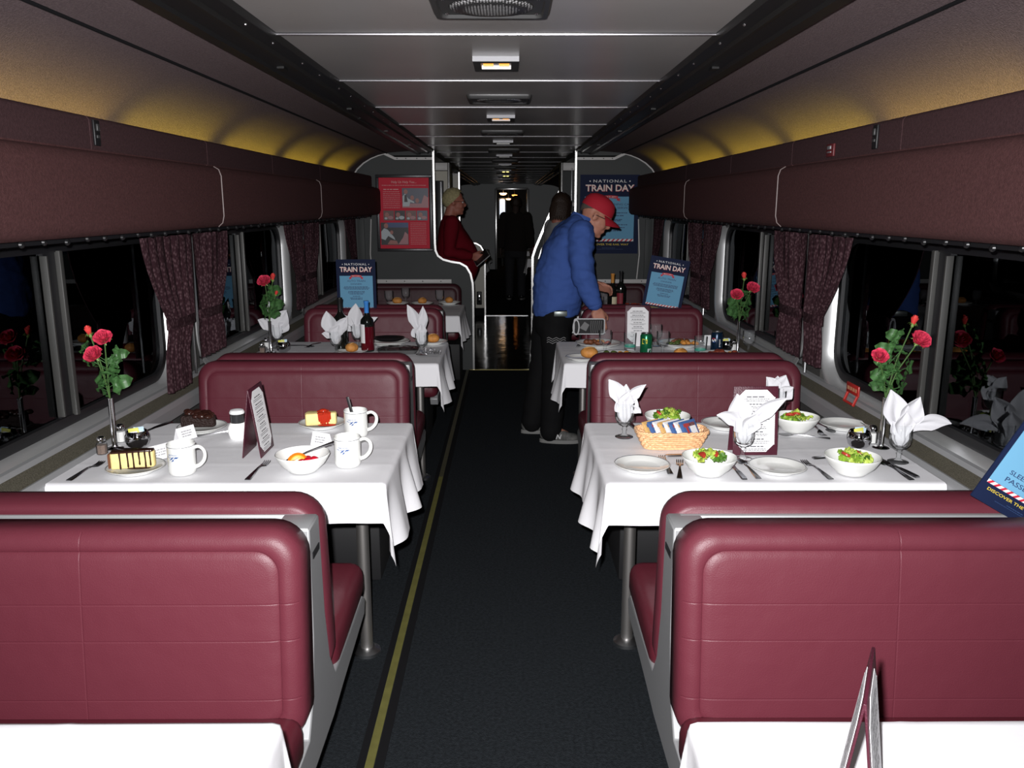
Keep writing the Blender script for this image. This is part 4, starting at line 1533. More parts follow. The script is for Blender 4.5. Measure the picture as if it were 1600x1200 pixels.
def salad(loc, label, seed, heap=1.0, hx=0.0):
    rr = random.Random(seed)
    root = tag(empty('salad', loc), label, 'salad', 'salads in white bowls')
    for k in range(17):
        a = rr.uniform(0, 2 * PI); q = 0.040 * rr.random() ** 0.6
        L, W = rr.uniform(0.032, 0.048), rr.uniform(0.016, 0.024)
        ph = rr.uniform(0, 6); cu = rr.uniform(0.1, 0.5)

        def f(u, v):
            uu, vv = u * 2 - 1, v * 2 - 1
            ed = max(abs(uu), abs(vv))
            w = math.sqrt(max(0, 1 - 0.5 * vv * vv))
            return (uu * W * w, vv * L * 0.5 * math.sqrt(max(0, 1 - 0.5 * uu * uu)), 0.0045 * ed * math.sin(9 * math.atan2(vv, uu) + ph) - cu * 0.02 * (uu * uu + vv * vv) + 0.006)
        zz = 0.042 + heap * 0.026 * (1 - (q / 0.055)) + rr.uniform(0, 0.006)
        M = T(q * math.cos(a) + hx * 0.02, q * math.sin(a), zz) @ RZ(rr.uniform(0, 6.28)) @ RX(rr.uniform(-0.75, 0.75)) @ RY(rr.uniform(-0.6, 0.6))
        MB().add(thick(sheet(f, 10, 10), 0.0012), 0, M).build('lettuce_leaf', GREENS[(0, 1, 1, 0, 2)[k % 5]], root, angle=80)
    for k in range(2):
        M = T(-0.030 + 0.058 * k * rr.uniform(0.4, 1), -0.016 + rr.uniform(-0.01, 0.01), 0.060) @ RZ(rr.uniform(0, 6)) @ RX(0.6)
        half = [(0.017 * math.cos(q), 0.017 * math.sin(q)) for q in [PI * i / 10 for i in range(11)]]
        MB().add(bevel_geo(prism(half, 0, 0.008), 0.0015), 0, M).build('tomato_piece', M_TOMATO, root)
    return root


def make_cutlet_plate(seed, cols):
    def mk():
        root = tag(empty('served_food'), None, 'food')
        for i, (m, c, sp, r, n, nm) in enumerate(cols):
            mb = MB(); blobs(mb, n, c, sp, r, seed + i)
            mb.build(nm, m, root)
        return root
    return mk

# ================================================================== dessert table (near, window side by the roses)
inst('vase', make_vase, at(180, 701), 0, 'slim chrome bud vase on the dessert table', 'bud vases')
PXM = 2.83 / F_PX


def sp(heads, leaves, k):
    return [(a * k, -b * k, c, d, e, f) for a, b, c, d, e, f in heads], [(a * k, -b * k, c, d, e, f) for a, b, c, d, e, f in leaves]


h, l = sp([(-22, -97, 0.01, 0.017, 'bud', -12), (1, -90, 0.0, 0.024, 'rose', 10), (-10, -66, -0.02, 0.0245, 'rose', -8)],
          [(-30, -78, 0.0, 0.040, -40, 60), (-22, -72, -0.01, 0.034, 60, 55), (-26, -62, 0.0, 0.044, -85, 40), (-20, -58, 0.0, 0.036, -120, 50), (12, -68, 0.01, 0.042, 95, 40),
           (6, -62, 0.01, 0.036, 130, 40), (6, -38, -0.015, 0.05, 18, 70), (-6, -26, -0.01, 0.062, -58, 45), (8, -22, 0.0, 0.058, 78, 45), (-4, -20, -0.015, 0.048, -25, 60), (-8, -14, 0.0, 0.045, -115, 50), (2, -52, 0.02, 0.04, 40, 30)], PXM)
rose_spray(at(180, 701), h, l, 'spray of pink red roses with a bud above the dessert table')
inst('pepper', make_shaker, at(160, 709), 0.3, 'glass pepper shaker with chrome cap on the dessert table', 'pepper shakers')
inst('salt', make_salt, at(190, 690), 0.1, 'glass salt shaker behind the vase of the dessert table', 'salt shakers')
caddy(216, 699, 'round chrome sugar caddy beside the vase on the dessert table', 'on the dessert table')
utensil('fork', (107, 752), (169, 718), 'fork lying nearest the window corner of the dessert table', 'forks')
utensil('knife', (268, 660), (234, 672), 'knife lying past the sugar caddy on the dessert table', 'knives')
utensil('fork', (307, 682), (348, 678), 'fork in front of the chocolate cake', 'forks')
utensil('fork', (386, 751), (425, 716), 'fork beside the fruit bowl on the dessert table', 'forks')
inst('plate', make_plate, at(213, 736), 0, 'small white plate under the striped cheesecake', 'side plates')
inst('plate', make_plate, at(316, 672), 0, 'small white plate under the chocolate cake', 'side plates')
inst('plate', make_plate, at(504, 666), 0, 'small white plate under the strawberry cheesecake', 'side plates')

# cheesecake with chocolate stripes
x, y, z = at(211, 735, 0.0125)
root = tag(empty('cheesecake_slice', (x, y, z), R(8)), 'cheesecake slice with dark chocolate stripes on a white plate', 'cake')
L, W, H = 0.122, 0.056, 0.052
MB().add(bevel_geo(prism(wedge_poly(L, W, 0.030), 0, H), 0.006, 3)).build('cake_body', M_CHEESE, root)
MB().add(rbox(0.007, W * 0.92, H * 0.9, 0.003, 2, (-L / 2 - 0.005, 0, H / 2))).build('crust', M_CRUST, root)
mb = MB().add(bevel_geo(prism([(a * 0.97, b * 0.96) for a, b in wedge_poly(L, W, 0.030)], H - 0.0035, H + 0.0035), 0.003, 2))
for i, xx in enumerate((-0.034, -0.012, 0.004, 0.021, 0.038, 0.052)):
    yy = -W / 2 + (xx + L / 2) / L * (W / 2 - 0.015)
    zz = (0.0, 0.004, 0.0, 0.010, 0.002, 0.006)[i]
    mb.add(tube([(xx, yy + 0.004, H + 0.001), (xx, yy - 0.0005, H - 0.004), (xx + 0.001, yy - 0.001, H * 0.5), (xx + 0.001, yy - 0.001, zz + 0.004), (xx + 0.001, yy - 0.001, zz)], [0.0032, 0.003, 0.0022, 0.003, 0.0014], 8))
mb.add(ball(0.036, 0.008, 0.0028, c=(0.02, -W / 2 + 0.004, 0.0018)))
mb.build('chocolate_sauce', M_CHOC, root)
# chocolate cake
x, y, z = at(313, 671, 0.0130)
root = tag(empty('chocolate_cake_slice', (x, y, z), R(-6)), 'dark chocolate cake slice on the plate furthest from the camera', 'cake')
MB().add(bevel_geo(prism(wedge_poly(0.115, 0.07, 0.03), 0, 0.044), 0.008, 3)).build('cake_body', M_CHOCCAKE, root)
mb = MB(); blobs(mb, 26, (-0.004, 0, 0.036), (0.07, 0.05), 0.014, 4)
mb.build('frosting', M_CHOC, root)
# strawberry cheesecake
x, y, z = at(503, 667, 0.0118)
root = tag(empty('cheesecake_slice', (x, y, z), R(6)), 'cheesecake slice under red strawberry sauce near the two mugs', 'cake')
L, W, H = 0.108, 0.06, 0.045
MB().add(bevel_geo(prism(wedge_poly(L, W, 0.035), 0, H), 0.006, 3)).build('cake_body', M_CHEESE, root)
mb = MB()
_r = random.Random(12)
for i in range(16):
    q = _r.uniform(0.008, 0.014)
    mb.add(ball(q, q * 0.9, q * 0.45, c=(0.010 + _r.gauss(0, 0.011), _r.uniform(-0.026, 0.022), H + 0.001), seg=12, rings=8))
for i in range(9):
    xx = -0.006 + 0.0048 * i
    zz = (0.012, 0.004, 0.001, 0.004, 0.0, 0.008, 0.002, 0.01, 0.018)[i]
    yw = -W / 2 + (xx + L / 2) / L * (W / 2 - 0.0175)
    mb.add(tube([(xx, yw + 0.006, H + 0.002), (xx, yw - 0.0005, H - 0.003), (xx + 0.001, yw - 0.001, H * 0.5), (xx + 0.002, yw - 0.0015, zz + 0.003)], [0.0045, 0.0045, 0.0042, 0.003], 8))
mb.add(ball(0.034, 0.012, 0.004, c=(0.022, -W / 2 + 0.004, 0.002)))
mb.add(ball(0.016, 0.013, 0.008, c=(0.008, -0.004, H + 0.006)))
mb.build('strawberry_sauce', M_BERRY, root)

inst('mug', make_mug, at(286, 739), R(-2), 'white mug with blue emblem beside the chocolate-striped cheesecake', 'white mugs')
inst('mug', make_mug, at(544, 727), R(8), 'white mug with blue emblem beside the fruit bowl', 'white mugs')
inst('mug', make_mug, at(557, 681), R(8), 'white mug holding a dark stirrer beside the strawberry cheesecake', 'white mugs')
l_ = at(557, 681)
o = MB().add(rbox(0.011, 0.004, 0.13, 0.0015), 0, T(-0.012, 0, 0.080) @ RY(R(-13))).build('stirrer', M_BLACK, None, l_)
tag(o, 'dark stirrer standing in the rear mug of the dessert table', 'stirrer')
# white dispenser
root = tag(empty('cream_dispenser', at(373, 685)), 'bright white glass dispenser with dark collar behind the dessert menu', 'dispenser')
MB().add(lathe([(0, 0), (0.024, 0), (0.029, 0.004), (0.034, 0.025), (0.034, 0.042), (0.028, 0.054), (0.023, 0.060), (0, 0.060)], 28)).build('jar', mat('glare_milk_glass', (0.92, 0.92, 0.9), 0.15, emit=(1, 1, 0.97), estr=0.25), root, angle=60)  # slight emission imitates the jar's overexposed white under the flash
MB().add(lathe([(0.0235, 0.059), (0.0245, 0.064), (0.0245, 0.092), (0.0, 0.092)], 28)).build('collar', mat('dark_collar', (0.03, 0.03, 0.032), 0.2), root)
MB().add(lathe([(0.0255, 0.092), (0.026, 0.097), (0.022, 0.104), (0.010, 0.107), (0, 0.1075)], 28)).build('lid', M_PAPER, root)
o = inst('menu', make_menu, at(404, 706), R(90), 'maroon tent menu with white sheets standing on the dessert table', 'tent menus')
for px, py, rz, lab in ((503, 696, R(-28), 'small white printed place card beside the two mugs'), (290, 686, R(60), 'small white folded card behind the mug of the striped cheesecake'), (249, 716, R(55), 'small white folded card between the mug and the sugar caddy')):
    inst('tentcard', make_tentcard, at(px, py), rz, lab, 'folded place cards')
# fruit bowl
l_ = at(474, 735)
inst('bowl', make_bowl, l_, 0, 'white bowl holding orange and red fruit on the dessert table', 'white bowls')
M_ORG = mat('orange_fruit', s2l(235, 160, 30), 0.35, var=0.1, vscale=60)
M_FRED = mat('red_fruit', s2l(190, 20, 40), 0.3, var=0.25, vscale=60)
half = [(0.026 * math.cos(q), 0.026 * math.sin(q)) for q in [PI * i / 12 for i in range(13)]]
for dx, dy, dz, rx, rz, lab in ((-0.012, -0.012, 0.028, 1.35, 0.3, 'orange wedge standing upright in the fruit bowl'), (-0.026, 0.002, 0.026, 0.9, -0.5, 'orange wedge lying lower in the fruit bowl')):
    root = tag(empty('orange_wedge', (l_[0] + dx, l_[1] + dy, l_[2] + dz)), lab, 'orange wedge', 'fruit in the bowl')
    root.rotation_euler = (rx, 0, rz)
    MB().add(bevel_geo(prism(half, -0.009, 0.009), 0.003)).build('flesh', M_ORG, root)
    MB().add(tube([(0.0262 * math.cos(q), 0.0262 * math.sin(q), 0) for q in [PI * i / 14 for i in range(15)]], 0.0045, 8, flat=1.6)).build('peel', mat('orange_peel', s2l(230, 120, 20), 0.5), root)
for i, (dx, dy, dz) in enumerate(((0.020, -0.014, 0.036), (0.034, 0.004, 0.034), (0.012, 0.016, 0.032), (0.004, -0.026, 0.034))):
    mb = MB(); vs, fs = ball(0.014, 0.013, 0.011, seg=14, rings=10)
    mb.add(([(a * (1 + 0.2 * noise.noise(Vector((a, b, c)) * 90 + Vector((i, 0, 0)))), b, c * (1 + 0.15 * noise.noise(Vector((a, b, c)) * 70))) for a, b, c in vs], fs))
    o = mb.build('red_fruit_piece', M_FRED, None, (l_[0] + dx, l_[1] + dy, l_[2] + dz))
    tag(o, ['nearest red fruit piece in the fruit bowl', 'red fruit piece by the mug side of the fruit bowl', 'red fruit piece furthest back in the fruit bowl', 'red fruit piece in front of the orange wedge'][i], 'fruit', 'fruit in the bowl')
utensil('spoon', (527, 712), (500, 724), 'spoon with its handle resting out of the fruit bowl', 'spoons', dz=0.0)
bpy.data.objects[[o.name for o in bpy.data.objects if o.name.startswith('spoon')][-1]].location.z = ZT + 0.0
sp_ = [o for o in bpy.data.objects if o.name.startswith('spoon')][-1]
sp_.location = (l_[0] + 0.098, l_[1] + 0.060, ZT + 0.076)
sp_.rotation_euler = (0, R(16), R(210))

# ================================================================== salad table
NA = [dict(a0=-18, a1=-40, L=0.125, W=0.030, fold=0.25, y0=0.0, z0=0.10), dict(a0=20, a1=62, L=0.115, W=0.020, fold=0.4, z0=0.105), dict(a0=-5, a1=20, L=0.085, W=0.027, fold=0.35, y0=-0.012, z0=0.09, lean=15),
      dict(a0=-60, a1=-25, L=0.05, W=0.02, fold=0.3, y0=-0.014, z0=0.095), dict(a0=55, a1=20, L=0.065, W=0.022, fold=0.3, y0=-0.010, z0=0.09), dict(a0=70, a1=140, L=0.06, W=0.016, fold=0.2, y0=-0.016, z0=0.105),
      dict(a0=0, a1=5, L=0.10, W=0.024, fold=0.3, y0=0.012, z0=0.09)]
NB = [dict(a0=-28, a1=-92, L=0.125, W=0.024, fold=0.45, z0=0.095, y0=-0.012, lean=20), dict(a0=28, a1=72, L=0.175, W=0.026, fold=0.5, z0=0.095, y0=-0.012), dict(a0=-16, a1=-8, L=0.13, W=0.040, fold=0.35, y0=0.006, z0=0.09),
      dict(a0=12, a1=30, L=0.085, W=0.032, fold=0.4, y0=-0.02, z0=0.085, lean=20), dict(a0=-25, a1=-45, L=0.07, W=0.026, fold=0.4, y0=-0.02, z0=0.085)]
NC = [dict(a0=5, a1=30, L=0.10, W=0.034, fold=0.3, z0=0.09), dict(a0=-10, a1=-45, L=0.10, W=0.03, fold=0.3, z0=0.09), dict(a0=30, a1=60, L=0.08, W=0.03, fold=0.4, y0=-0.012, z0=0.085), dict(a0=-2, a1=4, L=0.09, W=0.03, fold=0.3, y0=0.01, z0=0.09)]
ND = [dict(a0=-20, a1=-14, L=0.155, W=0.040, fold=0.35, z0=0.09), dict(a0=12, a1=30, L=0.135, W=0.040, fold=0.4, y0=-0.006, z0=0.09), dict(a0=45, a1=112, L=0.165, W=0.026, fold=0.45, y0=-0.012, z0=0.095),
      dict(a0=-10, a1=8, L=0.09, W=0.034, fold=0.35, y0=-0.02, z0=0.085, lean=10), dict(a0=-50, a1=-20, L=0.06, W=0.022, fold=0.3, y0=-0.01, z0=0.09)]
goblet_napkin(975, 683, NA, 'stemmed goblet at the aisle end of the salad table', 'white napkin fanned in the goblet behind the cracker basket', 0)
goblet_napkin(1160, 718, NB, 'stemmed goblet standing in front of the salad table menu', 'white napkin spreading wide in front of the upright menu', 0)
goblet_napkin(1211, 661, NC, 'stemmed goblet standing behind the salad table menu', 'white napkin peeping out from behind the upright menu', 0)
goblet_napkin(1403, 722, ND, 'stemmed goblet beside the window on the salad table', 'largest white napkin with a long side point, by the window', 0)
for px, py, lab, sd, hp in ((1042, 671, 'behind the cracker basket', 21, 1.15), (1107, 740, 'in front of the cracker basket', 22, 1.0), (1242, 673, 'behind the salad table menu goblet', 23, 0.9), (1330, 739, 'in front of the salad table sugar caddy', 24, 0.9)):
    inst('bowl', make_bowl, at(px, py), 0, 'white salad bowl ' + lab, 'white bowls')
    salad(at(px, py), 'green leaf salad with tomato in the bowl ' + lab, sd, hp)
for px, py, lab in ((1003, 732, 'empty white side plate at the aisle end, before the cracker basket'), (1214, 735, 'empty white side plate in front of the upright menu'), (1133, 667, 'empty white side plate partly hidden behind the salad table menu'), (1318, 668, 'empty white side plate behind the salad table sugar caddy')):
    inst('plate', make_plate, at(px, py), 0, lab, 'side plates')
inst('menu', make_menu, at(1175, 707), R(1), 'maroon tent menu facing the camera on the salad table', 'tent menus')
G = 'forks'
utensil('fork', (1048, 742), (1031, 709), 'fork touching the aisle end side plate', G)
utensil('fork', (1062, 749), (1062, 715), 'short looking fork pointing away, left of the front salad bowl'.replace('left of', 'beside'), G)
utensil('fork', (1299, 750), (1247, 716), 'fork between the empty plate and the salad bowl by the caddy', G)
utensil('fork', (1266, 662), (1284, 679), 'fork beside the rear salad bowl, tines toward the caddy', G)
utensil('knife', (1164, 750), (1143, 727), 'knife beside the spoon in front of the menu goblet', 'knives')
utensil('knife', (1434, 747), (1392, 726), 'knife crossing the spoon near the window goblet', 'knives')
utensil('knife', (1040, 713), (1085, 712), 'knife lying behind the front salad bowl', 'knives')
utensil('knife', (1270, 717), (1310, 714), 'knife half hidden by the salad bowl before the caddy', 'knives')
utensil('knife', (984, 662), (1003, 682), 'knife with dark handle beside the cracker basket and aisle goblet', 'knives')
utensil('spoon', (1186, 749), (1156, 722), 'spoon beside the knife in front of the menu goblet', 'spoons')
utensil('spoon', (1425, 751), (1376, 724), 'spoon under the crossing knife near the window goblet', 'spoons', dz=0.0)
utensil('spoon', (1297, 686), (1220, 681), 'spoon lying crosswise before the rear salad bowl', 'spoons')
utensil('spoon', (1273, 659), (1297, 675), 'spoon next to the fork beside the rear salad bowl', 'spoons')
caddy(1341, 699, 'round chrome sugar caddy beside the vase on the salad table', 'on the salad table')
inst('salt', make_salt, at(1362, 692), 0.4, 'glass salt shaker beside the vase on the salad table', 'salt shakers')
inst('vase', make_vase, at(1376, 700), 0, 'slim chrome bud vase on the salad table', 'bud vases')
PX2 = 2.85 / F_PX
h, l = sp([(30, -112, 0.0, 0.017, 'bud', 10), (38, -86, -0.01, 0.027, 'rose', 14), (-18, -62, -0.01, 0.022, 'rose', -12)],
          [(12, -92, 0.0, 0.05, -62, 55), (2, -72, 0.0, 0.052, -75, 45), (14, -70, 0.0, 0.048, 10, 60), (8, -52, -0.012, 0.056, 70, 50), (26, -46, 0.0, 0.06, 92, 40), (-4, -52, 0.0, 0.05, -50, 60),
           (4, -40, -0.01, 0.055, -10, 65), (-6, -30, -0.012, 0.056, -60, 55), (12, -30, 0.0, 0.058, 62, 45), (0, -18, -0.015, 0.05, 30, 60), (-6, -20, 0.0, 0.048, -115, 50), (20, -16, 0.0, 0.056, 110, 45)], PX2)
rose_spray(at(1376, 700), h, l, 'spray of pink roses with a bud above the salad table')
# basket
x, y, z = at(1048, 697)
root = tag(empty('cracker_basket', (x, y, z), R(3)), 'tan wicker basket holding wrapped crackers on the salad table', 'basket')
M_WICK = mat('tan_wicker', s2l(226, 178, 132), 0.35, var=0.25, vscale=120)
mb = MB()


def oval(k, n):
    return [(0.118 * k * math.copysign(abs(math.cos(q)) ** 0.55, math.cos(q)), 0.060 * k * math.copysign(abs(math.sin(q)) ** 0.55, math.sin(q))) for q in [2 * PI * i / n for i in range(n)]]


for r_ in range(7):
    zz = 0.006 + r_ * 0.0075
    pts = oval(0.82 + 0.18 * r_ / 6, 150)
    ring_ = [(a * (1 + 0.022 * math.sin(i * 2 * PI * 17 / 150 + PI * r_)), b * (1 + 0.035 * math.sin(i * 2 * PI * 17 / 150 + PI * r_)), zz) for i, (a, b) in enumerate(pts)]
    mb.add(tube(ring_ + [ring_[0]], 0.0043, 6, cap=False))
mb.build('woven_side', M_WICK, root, angle=80)
mb = MB()
for i in range(34):
    a0, a1 = oval(0.80, 34)[i], oval(1.0, 34)[i]
    mb.add(tube([(a0[0], a0[1], 0.002), (a1[0], a1[1], 0.056)], 0.0026, 6))
mb.build('stakes', M_WICK, root)
pts = oval(1.02, 120)
mb = MB()
for ph in (0, PI):
    rg = [(a * (1 + 0.012 * math.cos(i * 2 * PI * 20 / 120 + ph)), b * (1 + 0.02 * math.cos(i * 2 * PI * 20 / 120 + ph)), 0.057 + 0.004 * math.sin(i * 2 * PI * 20 / 120 + ph)) for i, (a, b) in enumerate(pts)]
    mb.add(tube(rg + [rg[0]], 0.0042, 6, cap=False))
mb.build('braided_rim', M_WICK, root, angle=80)
MB().add(prism(oval(0.84, 60), 0.001, 0.006)).build('basket_floor', M_WICK, root)
# wrapped crackers
M_PB = mat('packet_blue', s2l(70, 100, 150), 0.35)
M_PW = mat('packet_clear_white', s2l(222, 222, 222), 0.25)
M_PG = mat('packet_biscuit', s2l(205, 165, 105), 0.5)
M_PR = mat('packet_red_print', s2l(160, 60, 60), 0.5)


def make_cracker(base, col2, col3):
    def mk():
        root = tag(empty('cracker_packet'), None, 'cracker packet')

        def f(u, v):
            e = min(1, min(u, 1 - u) * 5, min(v, 1 - v) * 9)
            return ((u - 0.5) * 0.062, (v - 0.5) * 0.085, 0.004 * e + 0.0012 * math.sin(u * 40) * (1 - e))
        a = sheet(f, 20, 20)
        b = ([(p[0], p[1], -p[2]) for p in a[0]], [tuple(reversed(q)) for q in a[1]])
        mb = MB().add(a).add(b)
        mb.build('wrapper', base, root, angle=70)
        mb = MB().add(rbox(0.042, 0.030, 0.0008, 0, 1, (0.002, 0.014, 0.0046)), 0).add(rbox(0.042, 0.010, 0.0009, 0, 1, (0.0, -0.016, 0.0046)), 1).add(rbox(0.012, 0.058, 0.0006, 0, 1, (-0.014, 0, 0.0047)), 1)
        mb.build('printed_patch', [col2, col3], root)
        return root
    return mk


pk = [('a', -0.050, 'tan and blue cracker packet at the aisle end of the basket'), ('b', -0.028, 'blue printed cracker packet second from the basket aisle end'), ('c', -0.008, 'white cracker packet third from the basket aisle end'), ('a', 0.010, 'tan cracker packet near the middle of the basket'),
      ('c', 0.028, 'white cracker packet just past the middle of the basket'), ('b', 0.046, 'blue printed cracker packet in the window half of the basket'), ('c', 0.064, 'white cracker packet second from the basket window end'), ('b', 0.083, 'blue cracker packet hanging over the basket window end')]
kinds = {'a': (M_PG, M_PB, M_PB), 'b': (M_PB, M_PW, M_PR), 'c': (M_PW, M_PB, M_PG)}
rr = random.Random(5)
for i, (k, dx, lab) in enumerate(pk):
    inst('cr' + k, make_cracker(*kinds[k]), (x - 0.0625 + 0.0178 * i, y + rr.uniform(-0.001, 0.001), z + 0.061 + rr.uniform(-0.001, 0.001)), R(-50), lab, 'wrapped crackers in the basket', ry=R(58))

# ================================================================== bare near tables
_a, _b = P(1350, 1094, ZT + 0.228), P(1367, 1012, ZT + 0.228)
inst('menu', make_menu, (0.5 * (_a[0] + _b[0]), 0.5 * (_a[1] + _b[1]), ZT), math.atan2(_b[1] - _a[1], _b[0] - _a[0]) + R(1.5), 'maroon tent menu seen edge on, nearest the camera', 'tent menus')

# ================================================================== table with the blue-capped bottle
def bottle_prof(h, r, nr=0.0125, sh=0.60, neck=0.72):
    return [(0, 0.004), (r * 0.7, 0.0), (r * 0.93, 0.002), (r, 0.010), (r, h * sh), (r * 0.93, h * (sh + 0.04)), (r * 0.6, h * (sh + 0.09)), (nr * 1.25, h * neck), (nr, h * (neck + 0.05)), (nr, h * 0.97), (nr * 1.15, h * 0.972), (nr * 1.15, h - 0.003), (nr, h), (0, h)]


def bottle(loc, h, r, body, cap, label_mat, lab, mat2=None, lz=(0.10, 0.42), name='wine_bottle', lang=(-75, 75)):
    root = tag(empty(name, loc), lab, 'bottle', 'wine bottles')
    MB().add(lathe(bottle_prof(h, r), 28)).build('bottle_body', body, root, angle=50)
    MB().add(lathe([(0.0128, h * 0.74), (0.0132, h * 0.95), (0.0152, h * 0.965), (0.0152, h + 0.0005), (0, h + 0.0008)], 20)).build('capsule', cap, root)
    if label_mat:
        n = 16
        vs, fs = [], []
        for i in range(n + 1):
            a = R(lang[0] + (lang[1] - lang[0]) * i / n)
            for zz in lz:
                vs.append(((r + 0.0006) * math.sin(a), -(r + 0.0006) * math.cos(a), h * zz))
        fs = [(2 * i, 2 * i + 2, 2 * i + 3, 2 * i + 1) for i in range(n)]
        MB().add((vs, fs)).build('bottle_label', label_mat, root)
    if mat2:
        MB().add(lathe([(r * 0.6, 0.004), (r + 0.0004, 0.012), (r + 0.0004, h * 0.50)], 28)).build('wine', mat2, root)
    return root


M_DARKGL = mat('dark_bottle_glass', (0.006, 0.007, 0.006), 0.06, spec=0.6, coat=0.4)
M_REDGL = mat('red_wine_glass', (0.09, 0.004, 0.010), 0.06, spec=0.6, coat=0.4)
bottle(at(575, 549), 0.285, 0.037, M_DARKGL, mat('blue_capsule', s2l(60, 130, 205), 0.35), M_PAPER, 'wine bottle with blue cap and white label', M_REDGL, lz=(0.18, 0.55), lang=(-95, -12))
bottle(at(534, 548), 0.30, 0.037, M_DARKGL, M_BLACK, None, 'dark wine bottle behind the napkin, beside the blue-capped bottle')
inst('vase', make_vase, at(424, 551), 0, 'slim chrome bud vase on the blue-capped bottle table', 'bud vases')
PX3 = 4.75 / F_PX
h, l = sp([(8, -62, 0.01, 0.020, 'bud', 8), (-2, -58, -0.01, 0.030, 'rose', -5), (12, -40, 0.0, 0.013, 'bud', 20)],
          [(4, -44, 0.0, 0.075, 75, 50), (2, -36, 0.0, 0.07, 20, 60), (-2, -28, 0.0, 0.075, -65, 45), (4, -26, -0.01, 0.08, 95, 45), (-4, -20, 0.0, 0.075, -110, 45), (4, -16, -0.015, 0.07, 140, 45), (0, -30, -0.015, 0.07, -15, 70), (-2, -12, 0.0, 0.06, -60, 50)], PX3)
rose_spray(at(424, 551), h, l, 'red roses with dark leaves above the blue-capped bottle table')
inst('pepper', make_shaker, at(410, 552), 0.2, 'glass pepper shaker on the blue-capped bottle table', 'pepper shakers')
inst('salt', make_salt, at(417, 545), 0.2, 'glass salt shaker on the blue-capped bottle table', 'salt shakers')
caddy(443, 550, 'round chrome sugar caddy on the blue-capped bottle table', 'on the blue-capped bottle table')
goblet_napkin(434, 544, [dict(a0=-8, a1=-14, L=0.20, W=0.03, fold=0.3, z0=0.09, y0=0.01), dict(a0=15, a1=35, L=0.15, W=0.05, fold=0.3, z0=0.085), dict(a0=-40, a1=-70, L=0.13, W=0.035, fold=0.35, z0=0.09), dict(a0=60, a1=20, L=0.10, W=0.035, fold=0.3, z0=0.09)],
              'stemmed goblet behind the vase of the blue-capped bottle table', 'white napkin standing behind the distant roses')
goblet_napkin(526, 553, [dict(a0=-25, a1=-8, L=0.16, W=0.045, fold=0.4, z0=0.085), dict(a0=22, a1=38, L=0.14, W=0.035, fold=0.45, z0=0.085), dict(a0=-55, a1=-90, L=0.08, W=0.022, fold=0.3, z0=0.09, y0=-0.01), dict(a0=4, a1=30, L=0.09, W=0.038, fold=0.4, z0=0.08, y0=-0.02)],
              'stemmed goblet before the dark bottle on the blue-capped bottle table', 'white two-leaf napkin in front of the dark wine bottle')
goblet_napkin(559, 543, [dict(a0=-5, a1=4, L=0.17, W=0.045, fold=0.35, z0=0.085), dict(a0=-35, a1=-50, L=0.14, W=0.028, fold=0.45, z0=0.09), dict(a0=40, a1=70, L=0.15, W=0.024, fold=0.4, z0=0.09), dict(a0=-50, a1=-95, L=0.10, W=0.02, fold=0.35, z0=0.09, y0=-0.01)],
              'stemmed goblet behind the blue-capped bottle', 'white pointed napkin behind the blue-capped bottle')
goblet_napkin(659, 554, [dict(a0=-16, a1=-30, L=0.19, W=0.034, fold=0.3, z0=0.10), dict(a0=10, a1=-2, L=0.17, W=0.028, fold=0.4, z0=0.10, y0=-0.008), dict(a0=-70, a1=-10, L=0.07, W=0.026, fold=0.3, z0=0.095), dict(a0=0, a1=0, L=0.09, W=0.034, fold=0.5, z0=0.085, y0=-0.015)],
              'stemmed goblet at the aisle end of the blue-capped bottle table', 'white tall narrow napkin at the aisle end of the bottle table')
utensil('fork', (500, 536), (486, 541), 'fork near the middle of the blue-capped bottle table', 'forks')
utensil('spoon', (452, 540), (490, 543), 'spoon beside the sugar caddy of the blue-capped bottle table', 'spoons')
l_ = at(608, 538)
inst('plate', make_plate, l_, 0, 'white plate under the dark oval dish', 'side plates', sc=1.4)
o = MB().add(lathe([(0, 0.0), (0.06, 0.0), (0.09, 0.012), (0.094, 0.022), (0.090, 0.022), (0.06, 0.006), (0, 0.005)], 36)).build('oval_dish', mat('black_dish', (0.012, 0.011, 0.012), 0.3), None, (l_[0], l_[1], l_[2] + 0.022), angle=50)
o.scale = (1.0, 0.75, 1.0)
tag(o, 'black oval dish stacked on a white plate past the blue-capped bottle', 'dish')
l_ = at(676, 537)
inst('plate', make_plate, l_, 0, 'white plate under the roll at the bottle table aisle end', 'side plates')
inst('roll', make_roll, (l_[0] + 0.002, l_[1], l_[2] + 0.0075), 0.4, 'round bread roll at the aisle end beside the tall napkin', 'bread rolls')
l_ = at(550, 552)
inst('plate', make_plate, l_, 0, 'white plate mostly hidden between the two wine bottles', 'side plates')
inst('roll', make_roll, (l_[0], l_[1], l_[2] + 0.0075), 1.2, 'bread roll peeping between the two wine bottles', 'bread rolls')
# cellophane covered tray and foil
x, y, z = at(622, 551)
root = tag(empty('covered_tray', (x, y, z), R(4)), 'clear film covered tray in front of the dark oval dish', 'tray')
MB().add(loft([[(a, b, 0.0) for a, b in rrect(0.20, 0.11, 0.02)], [(a, b, 0.022) for a, b in rrect(0.225, 0.13, 0.025)]], True, True)).build('tray_body', mat('grey_tray', (0.10, 0.10, 0.10), 0.2), root)


def film(u, v):
    return ((u - 0.5) * 0.235, (v - 0.5) * 0.14, 0.028 + 0.010 * noise.noise(Vector((u * 7, v * 5, 2))) + 0.008 * math.sin(PI * u) * math.sin(PI * v))


MB().add(sheet(film, 30, 20)).build('film', thin_glass('clear_film', (0.8, 0.8, 0.8)), root, angle=25)
x, y, z = at(672, 556)
root = tag(empty('foil_wrapper', (x, y, z)), 'crumpled silver foil wrapper at the bottle table edge', 'wrapper')


